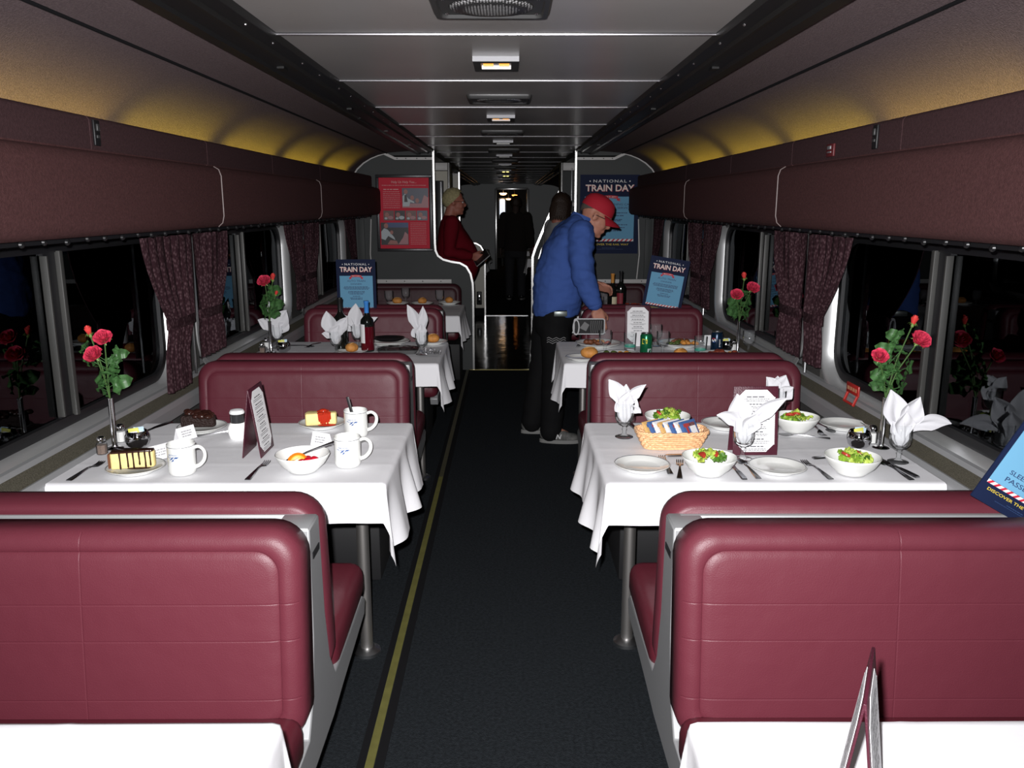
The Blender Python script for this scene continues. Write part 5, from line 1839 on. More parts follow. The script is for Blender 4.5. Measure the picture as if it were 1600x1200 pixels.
def foil(u, v):
    return ((u - 0.5) * 0.12, (v - 0.5) * 0.07, 0.014 + 0.04 * abs(noise.noise(Vector((u * 5, v * 4, 7)))))


MB().add(thick(sheet(foil, 18, 12), 0.0006)).build('foil', mat('silver_foil', (0.5, 0.5, 0.52), 0.25, 0.8), root, angle=15)

# ================================================================== table with the green can
l_ = at(909, 562)
inst('plate', make_plate, l_, 0, 'white plate under the aisle end roll of the can table', 'side plates')
inst('roll', make_roll, (l_[0] + 0.04, l_[1], l_[2] + 0.0095), 0.1, 'large bread roll at the aisle end of the green can table', 'bread rolls', sc=1.15)


def dinner_plate(px, py, lab):
    return inst('dinner_plate', lambda: tag(make_plate_big(), None, 'plate'), at(px, py), 0, lab, 'dinner plates')


def make_plate_big():
    root = empty('dinner_plate')
    MB().add(lathe([(0, 0.003), (0.07, 0.003), (0.072, 0.0), (0.078, 0.0), (0.08, 0.004), (0.125, 0.018), (0.134, 0.023), (0.1345, 0.025), (0.133, 0.0255), (0.122, 0.021), (0.08, 0.010), (0.074, 0.0075), (0, 0.007)], 48)).build('dish', M_CHINA, root, angle=60)
    MB().add(lathe([(0.1285, 0.0242), (0.1305, 0.0251)], 48)).build('rim_band', M_BAND, root)
    return root


M_MEAT = mat('brown_meat', s2l(120, 70, 45), 0.5, bump=0.5, bscale=120, var=0.3, vscale=60)
M_POT = mat('golden_potato', s2l(200, 135, 60), 0.5, bump=0.4, bscale=120, var=0.2, vscale=60)
M_VEG = mat('green_vegetable', s2l(80, 95, 45), 0.5, bump=0.4, bscale=120, var=0.3, vscale=60)
M_TOMV = mat('red_vegetable', s2l(160, 60, 40), 0.45, var=0.2, vscale=60)


def served(loc, cols, lab, sd):
    root = tag(empty('served_food', loc), lab, 'food', 'plated food')
    for i, (nm, m, c, spd, r, n) in enumerate(cols):
        mb = MB(); blobs(mb, n, c, spd, r, sd + i)
        mb.build(nm, m, root, angle=70)


dinner_plate(935, 541, 'dinner plate with meat at the aisle end of the can table')
l_ = at(935, 541)
served((l_[0], l_[1], l_[2] + 0.0135), [('meat', M_MEAT, (-0.03, -0.02, 0.0), (0.05, 0.03), 0.018, 12), ('tomato', M_TOMV, (0.045, -0.02, 0.0), (0.02, 0.02), 0.014, 5), ('potato', M_POT, (0.0, 0.02, 0.0), (0.04, 0.02), 0.016, 7)], 'brown meat and red tomato on the aisle end dinner plate', 51)
dinner_plate(1064, 541, 'dinner plate with potatoes behind the green can')
l_ = at(1064, 541)
served((l_[0], l_[1], l_[2] + 0.0135), [('potato', M_POT, (0.04, -0.02, 0.0), (0.05, 0.03), 0.017, 12), ('vegetable', M_VEG, (-0.04, -0.02, 0.0), (0.045, 0.03), 0.015, 12), ('meat', M_MEAT, (0.0, 0.02, 0.0), (0.06, 0.02), 0.017, 9)], 'golden potato, greens and meat on the dinner plate behind the goblets', 61)
dinner_plate(966, 560, 'dinner plate mostly hidden below the green can')
l_ = at(966, 560)
served((l_[0], l_[1], l_[2] + 0.0135), [('vegetable', M_VEG, (-0.03, 0.0, 0.0), (0.05, 0.04), 0.017, 11), ('potato', M_POT, (0.03, 0.02, 0.0), (0.03, 0.03), 0.014, 5), ('greens', MATS['lettuce_dark'], (0.05, -0.01, 0.0), (0.04, 0.03), 0.015, 9)], 'green vegetables on the plate peeping over the bench by the can', 71)
dinner_plate(1128, 560, 'dinner plate mostly hidden below the dark cola can')
l_ = at(1128, 560)
served((l_[0], l_[1], l_[2] + 0.0135), [('meat', mat('red_brown_meat', s2l(135, 62, 45), 0.5, bump=0.5, bscale=120, var=0.35, vscale=50), (0, 0, 0.0), (0.085, 0.045), 0.02, 22), ('potato', M_POT, (0.06, 0.03, 0.0), (0.03, 0.03), 0.014, 5)], 'red brown meat on the plate below the dark cola can', 81)
l_ = at(1063, 561)
inst('plate', make_plate, l_, 0, 'white plate under the roll between the two tumblers', 'side plates')
inst('roll', make_roll, (l_[0], l_[1], l_[2] + 0.0075), 0.6, 'bread roll just showing over the bench between the two tumblers', 'bread rolls')
inst('tumbler', make_tumbler, at(984, 547), 0, 'clear tumbler with green print before the table menu, beside the green can', 'clear tumblers')
inst('tumbler', make_tumbler, at(1094, 553), 0, 'clear tumbler with green print beside the dark cola can', 'clear tumblers')
M_CARDW = M_PAPER
for px, py, w, hh, lab in ((996, 541, 0.04, 0.085, 'white upright card between the tumbler and the green can'), (1108, 540, 0.055, 0.062, 'white upright card behind the dark cola can')):
    root = tag(empty('upright_card', at(px, py), R(10)), lab, 'card', 'upright cards')
    mb = MB().add(rbox(w, 0.0012, hh, 0, 1, (0, 0, hh / 2))).add(rbox(w, 0.0012, hh, 0, 1, (0, 0, hh / 2)), 0, T(0, 0.022, 0) @ RX(R(12)))
    mb.build('sheet', M_PAPER, root, smooth=False)


def make_can(side, deco):
    def mk():
        root = tag(empty('drink_can'), None, 'can')
        r = 0.033
        MB().add(lathe([(0, 0.004), (0.022, 0.003), (0.025, 0.0), (0.029, 0.004), (r, 0.012), (r, 0.105), (0.029, 0.114), (0.0272, 0.117)], 32)).build('can_body', side, root, angle=50)
        MB().add(lathe([(0.0272, 0.1165), (0.0285, 0.119), (0.0275, 0.1205), (0.0255, 0.118), (0.0245, 0.1145), (0, 0.1145)], 32)).build('lid', M_ALU, root, angle=50)
        deco(root, r + 0.0006)
        return root
    return mk


def deco_green(root, r):
    mb = MB()
    mb.add(wrap(flat(subdiv_poly([(-0.017, -0.014), (0.013, -0.010), (0.013, 0.014), (-0.017, 0.016)], 6)), r, -0.35, 0.076), 0)
    mb.add(wrap(flat(subdiv_poly([(-0.013, -0.003), (0.010, -0.001), (0.010, 0.006), (-0.013, 0.005)], 6)), r + 0.0004, -0.35, 0.076), 1)
    mb.add(wrap(flat(subdiv_poly([(-0.012, -0.012), (0.012, -0.012), (0.012, 0.010), (-0.012, 0.010)], 6)), r, 0.45, 0.028), 2)
    mb.build('printed_label', [mat('can_yellow', s2l(205, 200, 60), 0.4), mat('can_dark_green', s2l(30, 70, 45), 0.4), mat('can_pale', s2l(170, 190, 185), 0.4)], root, smooth=False)


def deco_cola(root, r):
    mb = MB()
    circ = lambda a0, a1, k=1.0: [(0.0125 * k * math.cos(R(a0 + (a1 - a0) * i / 14)), 0.0125 * k * math.sin(R(a0 + (a1 - a0) * i / 14))) for i in range(15)]
    mb.add(wrap(flat(circ(0, 350)), r, -0.75, 0.074), 1)
    mb.add(wrap(flat(circ(20, 165, 0.92)), r + 0.0003, -0.75, 0.075), 0)
    mb.add(wrap(flat(circ(205, 330, 0.92)), r + 0.0003, -0.75, 0.073), 2)
    g = text_geo('pepsi', 0.010, 0.042, 0.01)
    g = ([(-y, x, 0) for x, y, z in g[0]], g[1])
    mb.add(wrap(g, r + 0.0003, 0.35, 0.058), 1)
    mb.build('printed_emblem', [M_RED, M_WHITE, mat('emblem_blue', s2l(50, 90, 170), 0.4)], root, smooth=False)


inst('can_g', make_can(mat('can_green', s2l(30, 115, 75), 0.25, 0.5), deco_green), at(1009, 554), 0, 'green drink can with a yellow patch', 'drink cans')
inst('can_c', make_can(mat('can_dark_blue', s2l(18, 40, 62), 0.25, 0.4), deco_cola), at(1119, 551), 0, 'dark blue cola can with a round emblem', 'drink cans')
inst('menu', make_menu, at(995, 536), R(0), 'maroon tent menu on the green can table', 'tent menus')
for px, py, lab in ((945, 552, 'empty goblet beside the aisle end dinner plate of the can table'), (1024, 541, 'empty goblet behind the green can, furthest back'), (1035, 554, 'empty goblet just past the green can, nearer the bench'), (1169, 553, 'empty goblet beside the vase on the can table')):
    inst('goblet', make_goblet, at(px, py), 0, lab, 'stemmed goblets')
caddy(1134, 548, 'round chrome sugar caddy beside the dark cola can', 'beside the dark cola can')
inst('salt', make_salt, at(1146, 548), 0, 'glass salt shaker beside the vase on the can table', 'salt shakers')
inst('vase', make_vase, at(1152, 551), 0, 'slim chrome bud vase on the green can table', 'bud vases')
h, l = sp([(4, -64, 0.0, 0.020, 'bud', -8), (15, -48, -0.01, 0.030, 'rose', 10), (-7, -38, -0.01, 0.028, 'rose', -10)],
          [(6, -40, 0.0, 0.06, 20, 60), (8, -30, 0.0, 0.07, 80, 45), (-4, -26, 0.0, 0.07, -60, 50), (4, -22, -0.012, 0.07, 10, 60), (-4, -14, 0.0, 0.07, -80, 50), (8, -14, 0.0, 0.07, 100, 50), (4, -10, -0.01, 0.06, 50, 55), (0, -8, 0.01, 0.06, -20, 60)], PX3)
rose_spray(at(1152, 551), h, l, 'pink roses on a tall stem above the green can table')
utensil('fork', (905, 535), (903, 545), 'fork at the aisle edge of the green can table', 'forks')
utensil('knife', (912, 546), (928, 555), 'knife leaning by the aisle end roll of the can table', 'knives')

# ================================================================== far roll table and far bottle table
for px, py, lab, rz in ((621, 476, 'window side', 0.2), (660, 476, 'middle', 0.9), (702, 475, 'aisle side', 1.7)):
    l_ = at(px, py)
    inst('plate', make_plate, l_, 0, 'small plate below the framed poster, %s of three' % lab, 'side plates', sc=1.05)
    inst('roll', make_roll, (l_[0], l_[1], l_[2] + 0.008), rz, 'bread roll below the framed red poster, %s of three' % lab, 'bread rolls')
for px, py, lab in ((608, 479, 'window side empty goblet on the table of three rolls'), (634, 474, 'empty goblet between window side and middle rolls'), (687, 478, 'empty goblet between the middle and aisle side rolls')):
    inst('goblet', make_goblet, at(px, py), 0, lab, 'stemmed goblets')
utensil('fork', (596, 478), (588, 482), 'fork at the window side of the table of three rolls', 'forks')
bottle(at(956, 489), 0.30, 0.036, M_DARKGL, mat('gold_capsule', s2l(190, 130, 60), 0.35), mat('cream_label', s2l(200, 190, 160), 0.7), 'dark wine bottle with gold neck and cream label', lz=(0.10, 0.42), lang=(-10, 90))
bottle(at(969, 488), 0.315, 0.038, M_DARKGL, M_BLACK, mat('red_label', s2l(120, 25, 40), 0.6), 'taller dark wine bottle with a red label', lz=(0.22, 0.48), lang=(-70, 20))
inst('tumbler', make_tumbler, at(949, 483), 0, 'clear tumbler before the gold-necked wine bottle', 'clear tumblers')
inst('goblet', make_goblet, at(943, 480), 0, 'empty goblet beside the gold-necked wine bottle', 'stemmed goblets')
l_ = at(992, 482)
inst('dinner_plate', make_plate_big, l_, 0, 'dinner plate between the red-labelled bottle and the tilted poster', 'dinner plates')
served((l_[0], l_[1], l_[2] + 0.0135), [('meat', M_TOMV, (0, 0, 0.0), (0.11, 0.06), 0.018, 22), ('vegetable', M_MEAT, (0.03, 0.02, 0.0), (0.06, 0.04), 0.016, 8)], 'red food on the plate between wine bottle and tilted poster', 91)

# ================================================================== posters
def front(mb):
    """turn printed artwork from XY to an upright plane facing the camera end"""
    return RX(PI / 2)


def train_poster(name, w, h, body, loc, rot, label, near=False):
    root = tag(empty(name, loc), label, 'poster', 'blue event posters')
    root.rotation_euler = rot
    M = RX(PI / 2)
    rr = random.Random(len(label))
    MB().add(rbox(w, h, 0.004, 0, 1, (0, h / 2, -0.0021)), 0, M).build('board', M_NAVY, root, smooth=False)
    Y = lambda f: h * (1 - f)
    a = MB()
    a.add(text_geo('NATIONAL', 0.036 * h, w * 0.56, 0.012, space=1.25), 0, T(0, Y(0.098), 0.0006))
    for s in (-1, 1):
        a.add(flat([(s * w * 0.335 + 0.012 * w * math.cos(q), Y(0.082) + 0.012 * w * math.sin(q)) for q in [2 * PI * i / 10 for i in range(10)]], 0.0006), 0)
    a.add(text_geo('TRAIN DAY', 0.082 * h, w * 0.82, 0.02), 2, T(0.006 * w, Y(0.205) - 0.005 * h, 0.0005))
    a.add(text_geo('TRAIN DAY', 0.082 * h, w * 0.82, 0.02), 1, T(0, Y(0.205), 0.0008))
    a.v = [tuple(M @ Vector(v)) for v in a.v]
    a.build('title', [M_WHITE, M_CREAM, M_RED], root, smooth=False)
    b = MB()
    py0, py1 = Y(0.81), Y(0.275)
    hw = 0.45 if near else 0.42
    b.add(rect(-w * hw, w * hw, py0, py1, 0.0005), 0)
    if near:
        for s_, f, hh, ww in (('RESERVED', 0.37, 0.030, 0.40), ('AUTO TRAIN', 0.485, 0.034, 0.44), ('DINING CAR', 0.55, 0.034, 0.46), ('FOR', 0.625, 0.030, 0.13), ('SLEEPING CAR', 0.70, 0.034, 0.60), ('PASSENGERS', 0.765, 0.036, 0.60)):
            b.add(text_geo(s_, hh * h * 1.1, ww * w, 0.012), 1, T(0, Y(f), 0.0008))
    else:
        rows = body[1]
        for s_, f, hh, ww in body[0]:
            b.add(text_geo(s_, hh * h, ww * w, 0.004), 1, T(0, Y(f), 0.0008))
        for f, ww in rows:
            dashes(b, 1, 0, Y(f), ww * w, 0.010 * h, rr, 0.0008)
    b.v = [tuple(M @ Vector(v)) for v in b.v]
    b.build('text_panel', [M_SKY, M_DKTEXT], root, smooth=False)
    c = MB()
    # red ribbon with the date
    n = 12
    up = [(-0.14 * w + 0.28 * w * i / n, Y(0.268) + 0.010 * h * math.sin(PI * i / n)) for i in range(n + 1)]
    dn = [(x, y - 0.036 * h) for x, y in reversed(up)]
    c.add(flat(up + dn, 0.0011), 0)
    for s in (-1, 1):
        c.add(flat([(s * 0.12 * w, Y(0.29)), (s * 0.185 * w, Y(0.30)), (s * 0.165 * w, Y(0.315)), (s * 0.185 * w, Y(0.335)), (s * 0.12 * w, Y(0.322))][::s], 0.0010), 0)
    c.add(text_geo('MAY 7, 2011', 0.017 * h, 0.21 * w, 0.01), 1, T(0, Y(0.286), 0.0014))
    c.v = [tuple(M @ Vector(v)) for v in c.v]
    c.build('date_ribbon', [M_RED, M_CREAM], root, smooth=False)
    d = MB()
    y0, y1 = Y(0.842), Y(0.812)
    d.add(rect(-w * hw, w * hw, y0, y1, 0.0006), 1)
    k = 11
    sw = w * 2 * hw / k
    for i in range(k):
        x0 = -w * hw + sw * i
        d.add(flat([(x0, y0), (x0 + sw * 0.45, y0), (min(x0 + sw * 0.95, w * hw), y1), (x0 + sw * 0.5, y1)], 0.0009), 0)
    d.v = [tuple(M @ Vector(v)) for v in d.v]
    d.build('candy_stripe', [M_RED, M_WHITE], root, smooth=False)
    e = MB()
    e.add(text_geo('DISCOVER THE RAIL WAY', 0.024 * h, w * (0.80 if near else 0.68), 0.012), 0, T(0, Y(0.893), 0.0006))
    dashes(e, 1, 0, Y(0.93), w * 0.22, 0.006 * h, rr, 0.0006)
    dashes(e, 1, 0, Y(0.945), w * 0.5, 0.004 * h, rr, 0.0006)
    e.v = [tuple(M @ Vector(v)) for v in e.v]
    e.build('slogan', [M_GOLD, M_DKTEXT], root, smooth=False)
    return root


SMALL = ([('AUTO TRAIN', 0.375, 0.030, 0.46), ('DINNER', 0.425, 0.026, 0.28)],
         [(0.465, 0.62), (0.485, 0.66), (0.505, 0.60), (0.545, 0.42), (0.565, 0.44), (0.585, 0.36), (0.625, 0.20), (0.655, 0.34), (0.675, 0.30)])
BIG = ([('AUTO TRAIN DINING CAR', 0.385, 0.028, 0.74), ('& LOUNGE CAR SERVICE', 0.43, 0.028, 0.74)],
       [(0.485, 0.62), (0.52, 0.50), (0.57, 0.44), (0.585, 0.40), (0.635, 0.62), (0.672, 0.56), (0.712, 0.46)])
train_poster('standing_poster', 0.262, 0.395, SMALL, (-0.984, 5.56, 0.800), (0, 0, 0), 'small blue event poster standing upright on the bench behind the bottles')
train_poster('standing_poster', 0.262, 0.385, SMALL, (1.055, 5.56, 0.822), (0, R(9), R(-4)), 'small blue event poster tilted on the bench near the wine bottles')
train_poster('bulkhead_poster', 0.545, 0.715, BIG, (0.965, YP - 0.004, 1.105), (0, 0, 0), 'large blue event poster on the grey bulkhead behind the man in blue')
a = R(30)
_d = ROT @ Vector(((1517 - CX) / F_PX, -(774 - CY) / F_PX, -1.0))
_k = 1.757 / _d.y
cpos = Vector((CAM.x + _d.x * _k, 1.757, CAM.z + _d.z * _k))
off = Vector((0.108 * math.cos(a), 0, -0.108 * math.sin(a)))
train_poster('standing_poster', 0.216, 0.28, SMALL, tuple(cpos + off), (0, a, 0), 'small blue event poster leaning on the nearest bench by the window', near=True)

# framed red poster
w, h = 0.515, 0.695
root = tag(empty('framed_poster', (-0.925, YP - 0.004, 1.125)), 'framed red safety poster on the grey bulkhead beside the man in red', 'poster')
M = RX(PI / 2)
mb = MB()
f = 0.028
for x0, x1, y0, y1 in ((-w / 2, w / 2, 0, f), (-w / 2, w / 2, h - f, h), (-w / 2, -w / 2 + f, f, h - f), (w / 2 - f, w / 2, f, h - f)):
    mb.add(box(x0, x1, y0, y1, 0.0, 0.022, 0.004))
mb.v = [tuple(M @ Vector(v)) for v in mb.v]
mb.build('poster_frame', mat('dark_grey_frame', (0.035, 0.035, 0.038), 0.35, 0.3), root, angle=30)
M_PRED = mat('poster_red', s2l(212, 50, 70), 0.5, spec=0.15)
M_PPINK = mat('poster_pink_text', s2l(225, 165, 165), 0.6)
mb = MB()
iw, ih = w - 2 * f, h - 2 * f
mb.add(rect(-iw / 2, iw / 2, f, h - f, 0.003), 0)
X = lambda q: -iw / 2 + iw * q
Yf = lambda q: h - f - ih * q
mb.add(text_geo('Help Us Help You...', 0.034 * ih, iw * 0.50, 0.012), 1, T(0, Yf(0.075), 0.0036))
rr = random.Random(8)
dashes(mb, 1, 0, Yf(0.11), iw * 0.88, 0.008 * ih, rr, 0.0036)
dashes(mb, 1, X(0.25), Yf(0.17), iw * 0.32, 0.014 * ih, rr, 0.0036)
for i in range(9):
    dashes(mb, 1, X(0.25), Yf(0.20 + 0.028 * i), iw * 0.34, 0.007 * ih, rr, 0.0036)
for i in range(13):
    dashes(mb, 1, X(0.77), Yf(0.64 + 0.025 * i), iw * 0.32, 0.006 * ih, rr, 0.0036)
mb.v = [tuple(M @ Vector(v)) for v in mb.v]
mb.build('poster_print', [M_PRED, M_PPINK], root, smooth=False)
PC = [mat('photo_grey_blue', s2l(88, 92, 108), 0.4), mat('photo_pink', s2l(175, 120, 125), 0.4), mat('photo_dark', s2l(40, 36, 40), 0.4), mat('photo_white', s2l(185, 195, 200), 0.4), mat('photo_blue', s2l(55, 80, 125), 0.4), mat('photo_brown', s2l(110, 75, 70), 0.4), mat('photo_skin', s2l(165, 105, 95), 0.4)]


def disc(cx, cy, rx, ry, z, n=14):
    return flat([(cx + rx * math.cos(2 * PI * i / n), cy + ry * math.sin(2 * PI * i / n)) for i in range(n)], z)


mb = MB()
mb.add(rect(X(0.46), X(0.985), Yf(0.42), Yf(0.145), 0.0037), 0)
mb.add(rect(X(0.46), X(0.985), Yf(0.42), Yf(0.36), 0.0039), 1)
mb.add(flat([(X(0.47), Yf(0.40)), (X(0.60), Yf(0.40)), (X(0.62), Yf(0.34)), (X(0.70), Yf(0.355)), (X(0.70), Yf(0.335)), (X(0.58), Yf(0.29)), (X(0.52), Yf(0.22)), (X(0.47), Yf(0.26))], 0.0041), 3)
mb.add(flat([(X(0.50), Yf(0.34)), (X(0.57), Yf(0.34)), (X(0.55), Yf(0.24)), (X(0.51), Yf(0.24))], 0.0043), 2)
mb.add(disc(X(0.535), Yf(0.195), 0.018, 0.022, 0.0043), 6)
for q, r_ in ((0.66, 0.28), (0.76, 0.32)):
    mb.add(disc(X(q), Yf(r_), 0.017, 0.022, 0.0043), 6)
mb.add(flat([(X(0.82), Yf(0.42)), (X(0.985), Yf(0.42)), (X(0.985), Yf(0.28)), (X(0.90), Yf(0.24)), (X(0.86), Yf(0.32))], 0.0042), 1)
mb.v = [tuple(M @ Vector(v)) for v in mb.v]
mb.build('upper_photo', PC, root, smooth=False)
for i in range(4):
    mb = MB()
    xa, xb = 0.075 + 0.225 * i, 0.285 + 0.225 * i
    mb.add(rect(X(xa), X(xb), Yf(0.60), Yf(0.46), 0.0037), (5, 2, 5, 0)[i])
    mb.add(disc(X(xa + 0.07), Yf(0.52), 0.020, 0.022, 0.0040), 6)
    mb.add(disc(X(xa + 0.14), Yf(0.56), 0.026, 0.016, 0.0041), (1, 3, 1, 1)[i])
    mb.add(disc(X(xa + 0.05), Yf(0.57), 0.014, 0.010, 0.0042), 3)
    mb.v = [tuple(M @ Vector(v)) for v in mb.v]
    mb.build('strip_photo', PC, root, smooth=False)
mb = MB()
mb.add(rect(X(0.015), X(0.57), Yf(0.95), Yf(0.63), 0.0037), 2)
mb.add(rect(X(0.14), X(0.57), Yf(0.70), Yf(0.63), 0.0039), 4)
mb.add(flat([(X(0.02), Yf(0.86)), (X(0.10), Yf(0.88)), (X(0.16), Yf(0.82)), (X(0.30), Yf(0.88)), (X(0.28), Yf(0.84)), (X(0.15), Yf(0.73)), (X(0.08), Yf(0.71)), (X(0.02), Yf(0.76))], 0.0041), 3)
mb.add(disc(X(0.12), Yf(0.675), 0.020, 0.024, 0.0043), 6)
mb.add(disc(X(0.23), Yf(0.77), 0.015, 0.018, 0.0043), 6)
mb.add(flat([(X(0.36), Yf(0.94)), (X(0.56), Yf(0.94)), (X(0.56), Yf(0.80)), (X(0.50), Yf(0.76)), (X(0.46), Yf(0.84))], 0.0042), 1)
mb.add(flat([(X(0.14), Yf(0.94)), (X(0.36), Yf(0.94)), (X(0.33), Yf(0.89)), (X(0.20), Yf(0.88))], 0.0042), 6)
mb.v = [tuple(M @ Vector(v)) for v in mb.v]
mb.build('lower_photo', PC, root, smooth=False)
MB().add(rbox(w - 0.05, 0.002, h - 0.05, 0, 1, (0, -0.012, h / 2))).build('poster_glass', thin_glass('poster_glazing', (0.97, 0.97, 0.97)), root, smooth=False)

# ================================================================== people
def fuse(geos, voxel, smooth=6, fac=0.5):
    """merge overlapping closed shapes into one continuous skin"""
    mb = MB()
    for g in geos:
        mb.add(g)
    me = bpy.data.meshes.new('tmp'); me.from_pydata(mb.v, [], mb.f); me.update()
    o = bpy.data.objects.new('tmp', me); COL.objects.link(o)
    m = o.modifiers.new('r', 'REMESH'); m.mode = 'VOXEL'; m.voxel_size = voxel
    s_ = o.modifiers.new('s', 'SMOOTH'); s_.iterations = smooth; s_.factor = fac
    dg = bpy.context.evaluated_depsgraph_get()
    ev = o.evaluated_get(dg); m2 = ev.to_mesh()
    out = ([tuple(v.co) for v in m2.vertices], [tuple(p.vertices) for p in m2.polygons])
    ev.to_mesh_clear(); bpy.data.objects.remove(o); bpy.data.meshes.remove(me)
    return out


def xf(geo, M):
    return [tuple(M @ Vector(v)) for v in geo[0]], geo[1]


def chain(pts, rads, seg=14):
    """rounded tapering limb: list of closed shapes"""
    out = [tube(pts, rads, seg)]
    for p, r in zip(pts, rads):
        out.append(ball(r * 0.99, c=p, seg=14, rings=10))
    return out


def trunk(rows, seg=28):
    """torso of rows (x, z, half depth, half width, lean)"""
    loops = []
    for x, z, a, b, ln in rows:
        c, s_ = math.cos(ln), math.sin(ln)
        l = []
        for i in range(seg):
            q = 2 * PI * i / seg
            u, v = a * math.cos(q), b * math.copysign(abs(math.sin(q)) ** 0.85, math.sin(q))
            l.append((x + u * c, v, z - u * s_))
        loops.append(l)
    return loft(loops)


def head_shapes(neck_to):
    g = [ball(0.094, 0.076, 0.092, c=(-0.012, 0, 0.030)), ball(0.066, 0.062, 0.085, c=(0.030, 0, -0.020)), ball(0.052, 0.052, 0.045, c=(0.034, 0, -0.078)),
         ball(0.020, 0.022, 0.016, c=(0.074, 0, -0.102)), tube([(0.086, 0, 0.018), (0.104, 0, -0.012), (0.111, 0, -0.028)], [0.008, 0.012, 0.013], 10), ball(0.014, 0.018, 0.010, c=(0.102, 0, -0.030)),
         ball(0.012, 0.026, 0.007, c=(0.088, 0, -0.060)), ball(0.011, 0.022, 0.007, c=(0.086, 0, -0.072)), ball(0.02, 0.052, 0.012, c=(0.076, 0, 0.024))]
    for s in (-1, 1):
        g.append(xf(ball(0.020, 0.007, 0.032), T(-0.008, s * 0.079, -0.008) @ RZ(s * -0.35)))
        g.append(ball(0.024, 0.020, 0.026, c=(0.062, s * 0.035, -0.035)))
    g += chain([(-0.020, 0, -0.055), tuple(neck_to)], [0.056, 0.060])
    return g


def hand_shapes(wrist, d, n, thumb, curl=0.6, sc=1.0):
    """palm and five fingers: d along the hand, n out of the palm, thumb the side it leaves from (+1/-1)"""
    d = Vector(d).normalized(); n = (Vector(n) - d * Vector(n).dot(d)).normalized(); l = d.cross(n) * thumb
    w = Vector(wrist)
    M = Matrix(((d.x, l.x, n.x, w.x), (d.y, l.y, n.y, w.y), (d.z, l.z, n.z, w.z), (0, 0, 0, 1)))
    g = [xf(rbox(0.095, 0.082, 0.030, 0.012, 3, (0.048, 0, 0)), M), xf(ball(0.030, 0.030, 0.021, c=(0.004, 0, 0)), M)]
    for i, (ln, y) in enumerate(((0.073, 0.030), (0.081, 0.010), (0.075, -0.010), (0.058, -0.029))):
        p = Vector((0.090, y, 0)); a = 0.15 + 0.04 * i
        pts = [tuple(Vector((0.070, y, 0)))] + [tuple(p)]
        for k, f in enumerate((0.45, 0.32, 0.23)):
            p = p + Vector((math.cos(a), (y * 0.9) * 0.4, math.sin(a))) * ln * f
            pts.append(tuple(p)); a += curl
        g += [xf(q, M) for q in chain(pts, [0.0095, 0.0095, 0.009, 0.0082, 0.0068], 10)]
    pts = [(0.020, 0.030, 0.004), (0.046, 0.052, 0.014), (0.070, 0.060, 0.026), (0.092, 0.056, 0.036)]
    g += [xf(q, M) for q in chain(pts, [0.014, 0.0115, 0.0098, 0.0075], 10)]
    return [(([tuple(w + (Vector(v) - w) * sc) for v in a[0]]), a[1]) for a in g]


def hair_shell(limit, grow=1.06, seed=1, amp=0.004):
    """hair over the skull down to limit(azimuth) degrees from the crown"""
    def fn(u, v):
        az = u * 2 * PI
        th = R(limit(math.degrees(az))) * v
        x = math.sin(th) * math.cos(az); y = math.sin(th) * math.sin(az); z = math.cos(th)
        k = grow + amp * 8 * noise.noise(Vector((x * 6 + seed, y * 6, z * 6)))
        return (-0.012 + 0.097 * k * x, 0.080 * k * y, 0.028 + 0.096 * k * z)
    a = sheet(fn, 48, 20)
    b = sheet(lambda u, v: tuple(Vector((-0.012, 0, 0.02)) + (Vector(fn(u, v)) - Vector((-0.012, 0, 0.02))) * 0.90), 48, 20)
    mb = MB().add(a).add(b)
    return fuse([(mb.v, mb.f)], 0.006, 3) if False else thick(a, -0.008)


M_SKIN = mat('skin', s2l(178, 122, 102), 0.55, var=0.10, vscale=30)
M_SKIN2 = mat('skin_pale', s2l(158, 98, 82), 0.55, var=0.10, vscale=30)
M_EYE = mat('eye', (0.55, 0.55, 0.55), 0.2)
M_IRIS = mat('eye_dark', (0.02, 0.015, 0.012), 0.2)


